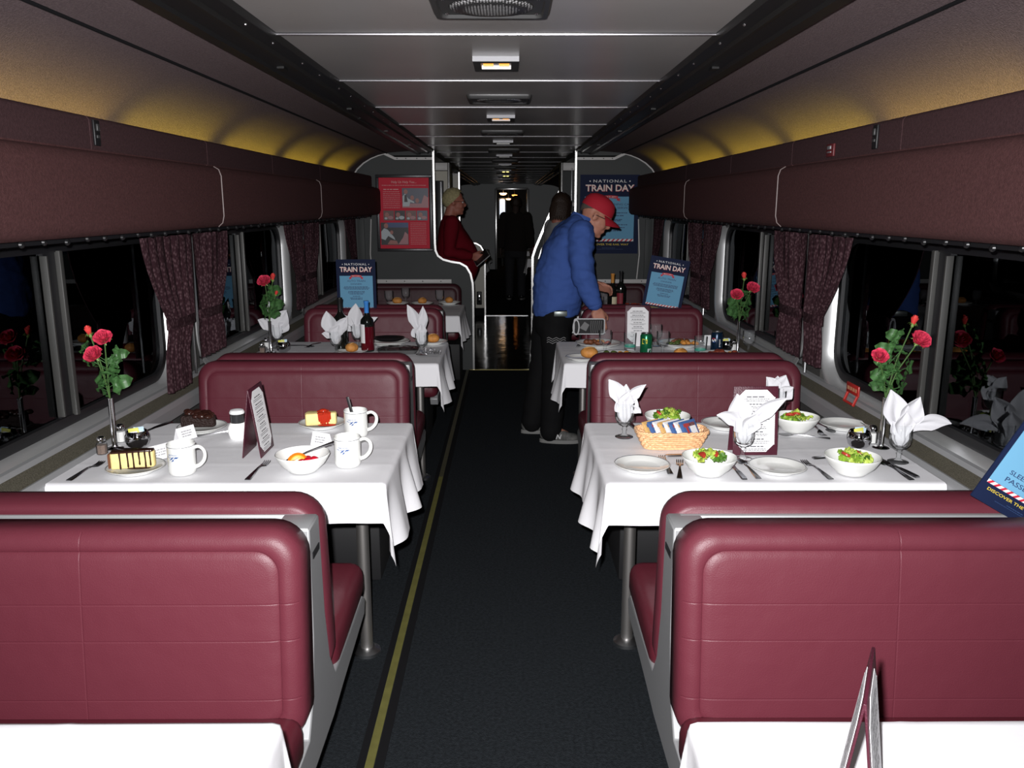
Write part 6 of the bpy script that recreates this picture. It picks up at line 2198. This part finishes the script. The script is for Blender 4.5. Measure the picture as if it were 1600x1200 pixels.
def face_parts(root, HM, glasses=True, lens=True, rim=None):
    for s in (-1, 1):
        MB().add(ball(0.011, 0.013, 0.011, c=(0.079, s * 0.031, 0.005), seg=12, rings=8), 0, HM).add(ball(0.004, 0.006, 0.006, c=(0.0885, s * 0.031, 0.004), seg=10, rings=6), 1, HM).build('eye', [M_EYE, M_IRIS], root)
        MB().add(tube([(0.090, s * 0.018, 0.026), (0.091, s * 0.034, 0.030), (0.080, s * 0.050, 0.024)], [0.003, 0.0035, 0.002], 6), 0, HM).build('eyebrow', mat('brow_grey', (0.20, 0.17, 0.14), 0.9), root)
    MB().add(ball(0.004, 0.021, 0.0022, c=(0.0975, 0, -0.0662), seg=12, rings=6), 0, HM).build('mouth', mat('mouth_line', (0.12, 0.035, 0.03), 0.6), root)
    if glasses:
        mb = MB()
        for s in (-1, 1):
            l = [(0.104 - 0.010 * (abs(a) / 0.05) ** 2, s * 0.032 + a, 0.002 + b) for a, b in rrect(0.046, 0.034, 0.012, 5)]
            mb.add(tube(l + [l[0]], 0.0023, 6, cap=False), 0, HM)
            mb.add(tube([(0.100, s * 0.055, 0.010), (0.05, s * 0.080, 0.010), (-0.012, s * 0.084, 0.004), (-0.025, s * 0.083, -0.014)], 0.0024, 6), 0, HM)
        mb.add(tube([(0.108, -0.010, 0.006), (0.111, 0, 0.009), (0.108, 0.010, 0.006)], 0.0014, 6), 0, HM)
        g = mb.build('glasses', rim or mat('dark_spectacle_frame', (0.02, 0.02, 0.022), 0.3, 0.4), root)
        mb = MB()
        for s in (-1, 1):
            mb.add(([(0.103 - 0.010 * (abs(a) / 0.05) ** 2, s * 0.032 + a, 0.002 + b) for a, b in rrect(0.046, 0.034, 0.012, 5)], [tuple(range(24))]), 0, HM)
        mb.build('lens', thin_glass('spectacle_lens', (0.9, 0.92, 0.95)), g)


def shoe(heel, yaw, m_upper, root, emblem=False):
    M = T(*heel) @ RZ(yaw)
    g = [xf(ball(0.055, 0.042, 0.050, c=(0.045, 0, 0.055)), M), xf(ball(0.075, 0.047, 0.042, c=(0.125, 0, 0.042)), M), xf(ball(0.055, 0.046, 0.030, c=(0.20, 0, 0.034)), M), xf(ball(0.045, 0.040, 0.060, c=(0.055, 0, 0.085)), M)]
    o = MB().add(fuse(g, 0.007, 5)).build('shoe', m_upper, root)
    sole = [(0.128 + 0.138 * math.cos(q), (0.046 + 0.006 * math.cos(q)) * math.sin(q)) for q in [2 * PI * i / 28 for i in range(28)]]
    MB().add(prism(sole, 0.0, 0.024), 0, M).build('sole', mat('grey_sole', s2l(120, 120, 118), 0.7), o)
    if emblem:
        mb = MB()
        for s in (-1,):
            g2 = text_geo('N', 0.032, None, 0.02)
            A = Matrix(((1, 0.25, 0, 0.115), (0, 0, -1, s * 0.0485), (0, 1, 0, 0.035), (0, 0, 0, 1)))
            mb.add(g2, 0, M @ A)
        mb.build('shoe_emblem', mat('shoe_emblem_white', (0.55, 0.55, 0.55), 0.5), o, smooth=False)
    return o


def garment(name, geos, m, root, voxel=0.012, smooth=8, wrinkle=0.006, wfreq=11.0, seed=0):
    vs, fs = fuse(geos, voxel, smooth)
    me = MB().add((vs, fs)).mesh(name, m, 80)
    if wrinkle:
        for v in me.vertices:
            p = Vector(v.co)
            q = Vector((p.x * 0.7, p.y * 0.7, p.z * 1.5)) * wfreq
            k = noise.noise(q + Vector((seed, 0, 0))) + 0.5 * noise.noise(q * 2.1 + Vector((0, seed, 0)))
            v.co = p + Vector(v.normal) * wrinkle * k
        me.update()
    o = bpy.data.objects.new(name, me)
    COL.objects.link(o); o.parent = root
    return o


# ---- man in the blue shirt and red cap --------------------------------
def blue_man():
    root = tag(empty('person', (0.335, 5.44, 0.0), 0), 'person in blue shirt and red cap bending over the bench with a striped pouch', 'person')
    HM = T(0.262, 0.0, 1.478) @ RY(R(29))
    hips = [(0.0, -0.10, 0.90), (-0.03, 0.10, 0.90)]
    knees = [(0.005, -0.105, 0.50), (-0.07, 0.115, 0.50)]
    ank = [(-0.02, -0.105, 0.09), (-0.14, 0.12, 0.09)]
    sh = [(0.155, -0.205, 1.375), (0.165, 0.205, 1.375)]
    el = [(0.165, -0.275, 1.115), (0.19, 0.27, 1.12)]
    wr = [(0.245, -0.275, 0.925), (0.26, 0.16, 1.03)]
    body = head_shapes((-0.085, 0, -0.125))
    body = [xf(g, HM) for g in body]
    body += [trunk([(0.0, 0.80, 0.10, 0.14, 0), (0.01, 0.95, 0.12, 0.16, 0), (0.03, 1.1, 0.13, 0.17, 0.15), (0.09, 1.28, 0.12, 0.18, 0.35), (0.15, 1.40, 0.085, 0.16, 0.5), (0.185, 1.45, 0.055, 0.07, 0.6)])]
    for i in (0, 1):
        body += chain([hips[i], knees[i], ank[i]], [0.075, 0.052, 0.038])
        body += chain([ank[i], (ank[i][0] + 0.10, ank[i][1], 0.045)], [0.036, 0.030])
        body += chain([sh[i], el[i], wr[i]], [0.050, 0.038, 0.028])
    body += hand_shapes((0.250, -0.276, 0.905), (0.30, 0.02, -0.95), (-0.15, 1, -0.05), 1, 0.55)
    body += hand_shapes((0.272, 0.156, 1.025), (0.85, -0.4, -0.2), (-0.3, -0.6, -0.6), -1, 0.5)
    MB().add(fuse(body, 0.0075, 4)).build('body', M_SKIN, root, angle=80)
    face_parts(root, HM)
    # shirt
    g = [trunk([(0.01, 0.845, 0.150, 0.188, 0), (0.012, 0.90, 0.158, 0.20, 0), (0.025, 1.0, 0.168, 0.208, 0.05), (0.045, 1.12, 0.172, 0.212, 0.15), (0.085, 1.25, 0.160, 0.222, 0.30), (0.125, 1.35, 0.135, 0.215, 0.45), (0.165, 1.42, 0.100, 0.165, 0.55), (0.185, 1.455, 0.072, 0.085, 0.6)])]
    for i in (0, 1):
        a, b, c = Vector(sh[i]), Vector(el[i]), Vector(wr[i])
        g += chain([sh[i], tuple((a + b) / 2 + Vector((-0.01, 0, 0))), el[i], tuple((b + c) / 2), tuple(c + (b - c) * 0.10)], [0.082, 0.080, 0.076, 0.066, 0.050])
    M_SHIRT = mat('blue_shirt', s2l(62, 88, 152), 0.85, spec=0.12, bump=0.9, bscale=9, stretch=(1, 1, 0.6))
    shirt = garment('shirt', g, M_SHIRT, root, 0.010, 3, 0.013, 12.0, 3)
    # collar
    cl = []
    for k, (dz, rr_) in enumerate(((0.0, 0.070), (0.022, 0.072), (0.036, 0.068))):
        cl.append([(0.172 + dz * 0.55 + rr_ * math.cos(q) * 0.95 - 0.010, rr_ * 1.02 * math.sin(q), 1.447 + dz - 0.40 * rr_ * math.cos(q)) for q in [2 * PI * i / 30 for i in range(30)]])
    MB().add(loft(cl, False, False)).build('collar', M_SHIRT, shirt)
    cw = Vector(wr[0]); ce = Vector(el[0]); dv = (cw - ce).normalized()
    MB().add(tube([tuple(cw - dv * 0.045), tuple(cw - dv * 0.005)], [0.050, 0.046], 20)).build('cuff', M_SHIRT, shirt)
    # trousers, belt
    g = [trunk([(-0.005, 0.72, 0.115, 0.17, 0), (0.0, 0.80, 0.14, 0.183, 0), (0.005, 0.875, 0.145, 0.185, 0)])]
    for i in (0, 1):
        h, k, a = Vector(hips[i]), Vector(knees[i]), Vector(ank[i])
        g += chain([tuple(h), tuple((h + k) / 2), tuple(k), tuple((k + a) / 2), (a.x, a.y, 0.075)], [0.098, 0.098, 0.086, 0.080, 0.074])
    tr = garment('trousers', g, mat('black_trousers', (0.006, 0.006, 0.0065), 0.85, spec=0.15), root, 0.012, 5, 0.006, 8.0, 9)
    mb = MB().add(loft([[(0.006 + 0.152 * math.cos(q), 0.192 * math.sin(q), z) for q in [2 * PI * i / 32 for i in range(32)]] for z in (0.855, 0.892)], False, False))
    belt = mb.build('belt', mat('dark_belt', (0.012, 0.011, 0.010), 0.4), root)
    MB().add(rbox(0.085, 0.010, 0.034, 0.004, 2, (0.03, -0.198, 0.872))).build('belt_pouch', mat('grey_metal_clip', (0.16, 0.18, 0.17), 0.35, 0.6), belt)
    mb = MB()
    for r_ in range(3):
        mb.add(tube([(-0.055 + 0.012 * t, -0.192 - 0.012 * math.sin(t / 10 * PI), 0.715 - 0.014 * r_ + 0.006 * math.sin(t * 1.6)) for t in range(11)], 0.0024, 5))
    mb.build('wavy_print', mat('pale_print', (0.22, 0.22, 0.22), 0.7), tr)
    gs = mat('grey_trainer', s2l(92, 92, 90), 0.7, var=0.4, vscale=40)
    shoe((-0.085, -0.105, 0.0), R(-4), gs, root, True)
    shoe((-0.205, 0.12, 0.0), R(6), gs, root)
    # cap
    HC = HM
    vs, fs = lathe([(0.102, 0.0), (0.103, 0.015), (0.099, 0.045), (0.085, 0.075), (0.055, 0.095), (0.02, 0.103), (0, 0.104)], 36)
    M_CAP = mat('red_cap', s2l(165, 22, 42), 0.8, bump=0.2, bscale=300)
    cap = MB().add(thick(([(x * 1.04 - 0.012, y * 0.86, z + 0.032) for x, y, z in vs], fs), -0.003), 0, HC).build('cap', M_CAP, root)
    def vis(u, v):
        a = (u - 0.5) * 2.1
        r0, r1 = 0.096, 0.175 - 0.02 * (abs(u - 0.5) * 2) ** 2
        r_ = r0 + (r1 - r0) * v
        return (r_ * math.cos(a) * 1.05 - 0.010, r_ * math.sin(a) * 0.80, 0.036 - 0.016 * v * v - 0.05 * (math.sin(a)) ** 2 * v - 0.006)
    MB().add(thick(sheet(vis, 24, 8), 0.004), 0, HC).build('visor', M_CAP, cap)
    MB().add(ball(0.007, 0.007, 0.005, c=(-0.012, 0, 0.137), seg=10, rings=6), 0, HC).build('button', M_CAP, cap)
    def lim(a):
        a = (a + 180) % 360 - 180
        return 72 if abs(a) < 70 else 72 + (abs(a) - 70) / 110 * 45
    MB().add(hair_shell(lim, 1.0, 4), 0, HM).build('hair', mat('short_grey_hair', (0.09, 0.075, 0.065), 0.85, bump=0.5, bscale=200), root, angle=80)
    # pouch hanging from the hand
    return root


blue_man()
root = tag(empty('striped_pouch', (0.335 + 0.205, 5.44 - 0.283, 0.805)), 'black and white striped pouch held low by the man in blue', 'pouch')
mb = MB().add(rbox(0.19, 0.022, 0.095, 0.008, 3), 0)
for i in range(6):
    mb.add(tube([(0.012 + 0.013 * i, -0.012, -0.040), (0.008 + 0.013 * i, -0.0135, 0.0), (0.011 + 0.013 * i, -0.012, 0.036)], 0.0022, 5), 1)
mb.add(flat([(-0.06, -0.01), (-0.02, -0.03), (0.0, 0.01), (-0.03, 0.03)]), 1, T(0, -0.0116, 0) @ RX(PI / 2))
mb.build('bag', [mat('black_cloth', (0.012, 0.012, 0.013), 0.7), mat('pouch_stripe', (0.16, 0.16, 0.16), 0.6)], root)
l = [(x, -0.013, z) for x, z in rrect(0.19, 0.095, 0.012, 3)]
MB().add(tube(l + [l[0]], 0.0042, 6, cap=False)).build('white_binding', mat('white_binding', (0.55, 0.55, 0.56), 0.7), root)
l = [(-0.083 + 0.018 * math.cos(q), -0.018, -0.005 + 0.046 * math.sin(q)) for q in [2 * PI * i / 24 for i in range(25)]]
MB().add(tube(l, 0.0045, 6, cap=False)).build('strap_loop', MATS['white_binding'], root)


# ---- standing figures ------------------------------------------------
def stander(loc, rz, label, top, trousers, hair, limit, skin, headz=1.57, belly=0.0, head_pitch=6, glasses=True, hold=False, sc=1.0, long_hair=False, name='person', rumple=3, head_yaw=0):
    root = tag(empty(name, loc, rz), label, 'person')
    k = headz / 1.57
    HM = T(0.03, 0, headz) @ RZ(R(head_yaw)) @ RY(R(head_pitch))
    Z = lambda z: z * k
    sh = [(0, -0.19, Z(1.375)), (0, 0.19, Z(1.375))]
    el = [(-0.03, -0.245, Z(1.10)), (-0.03, 0.245, Z(1.10))]
    wr = [(0.19, -0.21, Z(1.06)) if hold else (0.03, -0.25, Z(0.86)), (0.03, 0.25, Z(0.86))]
    hips = [(0, -0.095, Z(0.88)), (0, 0.095, Z(0.88))]
    kn = [(0.015, -0.10, Z(0.48)), (0.015, 0.10, Z(0.48))]
    an = [(-0.02, -0.10, 0.09), (-0.02, 0.10, 0.09)]
    body = [xf(g, HM) for g in head_shapes((-0.045, 0, -0.16))]
    body += [trunk([(0, Z(0.80), 0.10, 0.14, 0), (0, Z(0.95), 0.10, 0.145, 0), (0, Z(1.15), 0.10, 0.15, 0), (-0.005, Z(1.30), 0.095, 0.165, 0), (-0.005, Z(1.39), 0.07, 0.13, 0), (-0.01, Z(1.44), 0.05, 0.06, 0)])]
    for i in (0, 1):
        body += chain([hips[i], kn[i], an[i]], [0.075, 0.052, 0.038])
        body += chain([an[i], (an[i][0] + 0.11, an[i][1], 0.04)], [0.036, 0.028])
        body += chain([sh[i], el[i], wr[i]], [0.048, 0.038, 0.028])
        dv = (Vector(wr[i]) - Vector(el[i])).normalized()
        body += hand_shapes(tuple(Vector(wr[i]) + dv * 0.012), dv, (0.1, 1 if i == 0 else -1, 0.0), 1 if i == 0 else -1, 0.45)
    MB().add(fuse(body, 0.0085, 4)).build('body', skin, root, angle=80)
    face_parts(root, HM, glasses)
    b = belly
    g = [trunk([(0.005 + b * 0.4, Z(0.80), 0.135 + b * 0.5, 0.18 + b * 0.3, 0), (0.01 + b * 0.6, Z(0.92), 0.145 + b * 0.8, 0.185 + b * 0.4, 0), (0.01 + b * 0.7, Z(1.06), 0.145 + b * 0.9, 0.185 + b * 0.4, 0), (0.0 + b * 0.4, Z(1.2), 0.135 + b * 0.5, 0.19 + b * 0.2, 0),
                (-0.005, Z(1.32), 0.122, 0.198, 0), (-0.01, Z(1.395), 0.092, 0.16, 0), (-0.015, Z(1.445), 0.066, 0.075, 0.1)])]
    for i in (0, 1):
        a, c, d = Vector(sh[i]), Vector(el[i]), Vector(wr[i])
        g += chain([sh[i], tuple((a + c) / 2), el[i], tuple((c + d) / 2), tuple(d + (c - d) * 0.12)], [0.076, 0.070, 0.062, 0.056, 0.046])
    garment('top', g, top, root, 0.013, 5, 0.006, 9.0, rumple)
    g = [trunk([(0, Z(0.70), 0.11, 0.165, 0), (0.005, Z(0.80), 0.13, 0.178, 0), (0.008, Z(0.86), 0.135, 0.18, 0)])]
    for i in (0, 1):
        h, q, a = Vector(hips[i]), Vector(kn[i]), Vector(an[i])
        g += chain([tuple(h), tuple((h + q) / 2), tuple(q), tuple((q + a) / 2), (a.x, a.y, 0.075)], [0.092, 0.090, 0.076, 0.070, 0.066])
    garment('trousers', g, trousers, root, 0.014, 4, 0.004, 8.0, rumple + 2)
    for i in (0, 1):
        shoe((an[i][0] - 0.065, an[i][1], 0.0), R(-5 if i == 0 else 5), mat('black_shoe', (0.01, 0.01, 0.01), 0.4), root)
    hm = MB().add(hair_shell(limit, 1.10 if long_hair else 1.06, rumple, 0.006 if long_hair else 0.009), 0, HM)
    if long_hair:
        for i in range(46):
            a = R(62 + 236 * i / 45)
            x, y = -0.014 + 0.104 * math.cos(a), 0.088 * math.sin(a)
            hm.add(tube([(x * 0.95, y * 0.95, 0.03), (x * 1.04, y * 1.04, -0.04), (x * 1.0, y * 0.98, -0.11), (x * 0.9, y * 0.86, -0.145 - 0.015 * math.sin(i * 2.1))], [0.013, 0.014, 0.013, 0.005], 6), 0, HM)
    hm.build('hair', hair, root, angle=80)
    return root


def short_limit(a):
    a = (a + 180) % 360 - 180
    j = 5 * noise.noise(Vector((a * 0.09, 3, 1)))
    return j + (44 if abs(a) < 38 else (44 + (abs(a) - 38) * 1.15 if abs(a) < 90 else 104 + min(1, (abs(a) - 90) / 40) * 30))


def bob_limit(a):
    a = (a + 180) % 360 - 180
    return 58 if abs(a) < 45 else 58 + min(1, (abs(a) - 45) / 30) * 80


M_GREYHAIR = mat('pale_blond_grey_hair', s2l(160, 150, 112), 0.8, bump=0.5, bscale=180, var=0.25, vscale=60)
M_DARKHAIR = mat('dark_brown_hair', (0.030, 0.017, 0.011), 0.5, bump=0.5, bscale=180)
stander((-0.525, 8.30, 0), R(4), 'person in dark red top with pale hair and glasses behind the curved bulkhead', mat('dark_red_top', s2l(98, 14, 26), 0.85, spec=0.1), mat('dark_trousers', (0.015, 0.015, 0.018), 0.9),
        M_GREYHAIR, short_limit, M_SKIN2, headz=1.575, belly=0.075, head_pitch=4, hold=True, rumple=5)
stander((0.53, 8.34, 0), R(18), 'person with dark bobbed hair standing behind the man in blue', mat('pale_blouse', (0.30, 0.30, 0.30), 0.85), MATS['dark_trousers'],
        M_DARKHAIR, bob_limit, M_SKIN2, headz=1.53, belly=0.0, head_pitch=14, glasses=False, long_hair=True, rumple=8, head_yaw=38)
stander((0.15, 13.9, 0), R(86), 'dark figure walking away down the aisle towards the lit far door', mat('dark_jacket', (0.010, 0.006, 0.005), 0.95), MATS['dark_trousers'],
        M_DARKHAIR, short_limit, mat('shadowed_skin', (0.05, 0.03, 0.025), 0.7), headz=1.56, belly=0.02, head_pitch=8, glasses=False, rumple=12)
root = tag(empty('folder', (-0.525 + 0.30, 8.30 - 0.20, 1.045)), 'dark folder with a pale edge held by the man in red', 'folder')
root.rotation_euler = (R(20), R(-40), 0)
MB().add(rbox(0.16, 0.20, 0.010, 0.002)).build('cover', mat('dark_folder', (0.012, 0.012, 0.014), 0.4), root)
MB().add(rbox(0.165, 0.205, 0.004, 0.001, 2, (0, 0, 0.0075))).build('paper_edge', M_EDGEW, root)
MB().add(rbox(0.16, 0.20, 0.003, 0.001, 2, (0, 0, 0.0115))).build('cover', MATS['dark_folder'], root)

# ================================================================== light
w = bpy.data.worlds.new('night')
SC.world = w
w.use_nodes = True
w.node_tree.nodes['Background'].inputs['Color'].default_value = (0.02, 0.025, 0.04, 1)
w.node_tree.nodes['Background'].inputs['Strength'].default_value = 0.02

ld = bpy.data.lights.new('camera_flash', 'SPOT')
ld.energy = 690
ld.color = (1.0, 0.985, 1.0)
ld.spot_size = R(125)
ld.spot_blend = 1.0
ld.shadow_soft_size = 0.012
ld.use_nodes = True
nt = ld.node_tree
em = nt.nodes['Emission']
fo = nt.nodes.new('ShaderNodeLightFalloff')
fo.inputs['Strength'].default_value = 1.0
fo.inputs['Smooth'].default_value = 2.0
nt.links.new(fo.outputs['Quadratic'], em.inputs['Strength'])
lo = bpy.data.objects.new('camera_flash', ld)
COL.objects.link(lo)
lo.location = (CAM.x - 0.035, 0.0, CAM.z + 0.055)
lo.rotation_euler = (PI / 2 - PITCH * 0.8, 0, YAW)

for s, ys in ((-1, (2.58, 3.59, 4.69, 5.82, 6.95)), (1, (1.55, 2.6, 3.6, 4.65, 5.75, 6.9))):
    for yy in ys:
        al = bpy.data.lights.new('cove_tube', 'AREA')
        al.shape = 'RECTANGLE'
        al.size, al.size_y = 0.90, 0.03
        al.spread = R(130)
        al.energy = 1.0 * (0.95 if yy > 3.2 else (0.85 if yy > 2 else 0.5))
        al.color = (1.0, 0.80, 0.05) if yy > 3.2 else (1.0, 0.74, 0.10)
        a = bpy.data.objects.new('cove_tube', al)
        COL.objects.link(a)
        a.location = (s * 1.315, yy, 1.735)
        # area lamps shine along their -Z: turned to point up and outwards
        a.rotation_euler = Vector((s * 0.35, 0, 1)).to_track_quat('-Z', 'X').to_euler()
        d = Vector((s * 0.45, 0, 1)).normalized()
        zax = -d
        xax = Vector((0, 1, 0))
        yax = zax.cross(xax)
        a.rotation_euler = Matrix((xax, yax, zax)).transposed().to_euler()

SC.view_settings.view_transform = 'Standard'
SC.view_settings.look = 'None'
SC.view_settings.exposure = 0.0
SC.cycles.max_bounces = 8
SC.cycles.transparent_max_bounces = 24
SC.cycles.sample_clamp_indirect = 4.0
SC.cycles.use_denoising = True
SC.cycles.caustics_reflective = False
SC.cycles.caustics_refractive = False
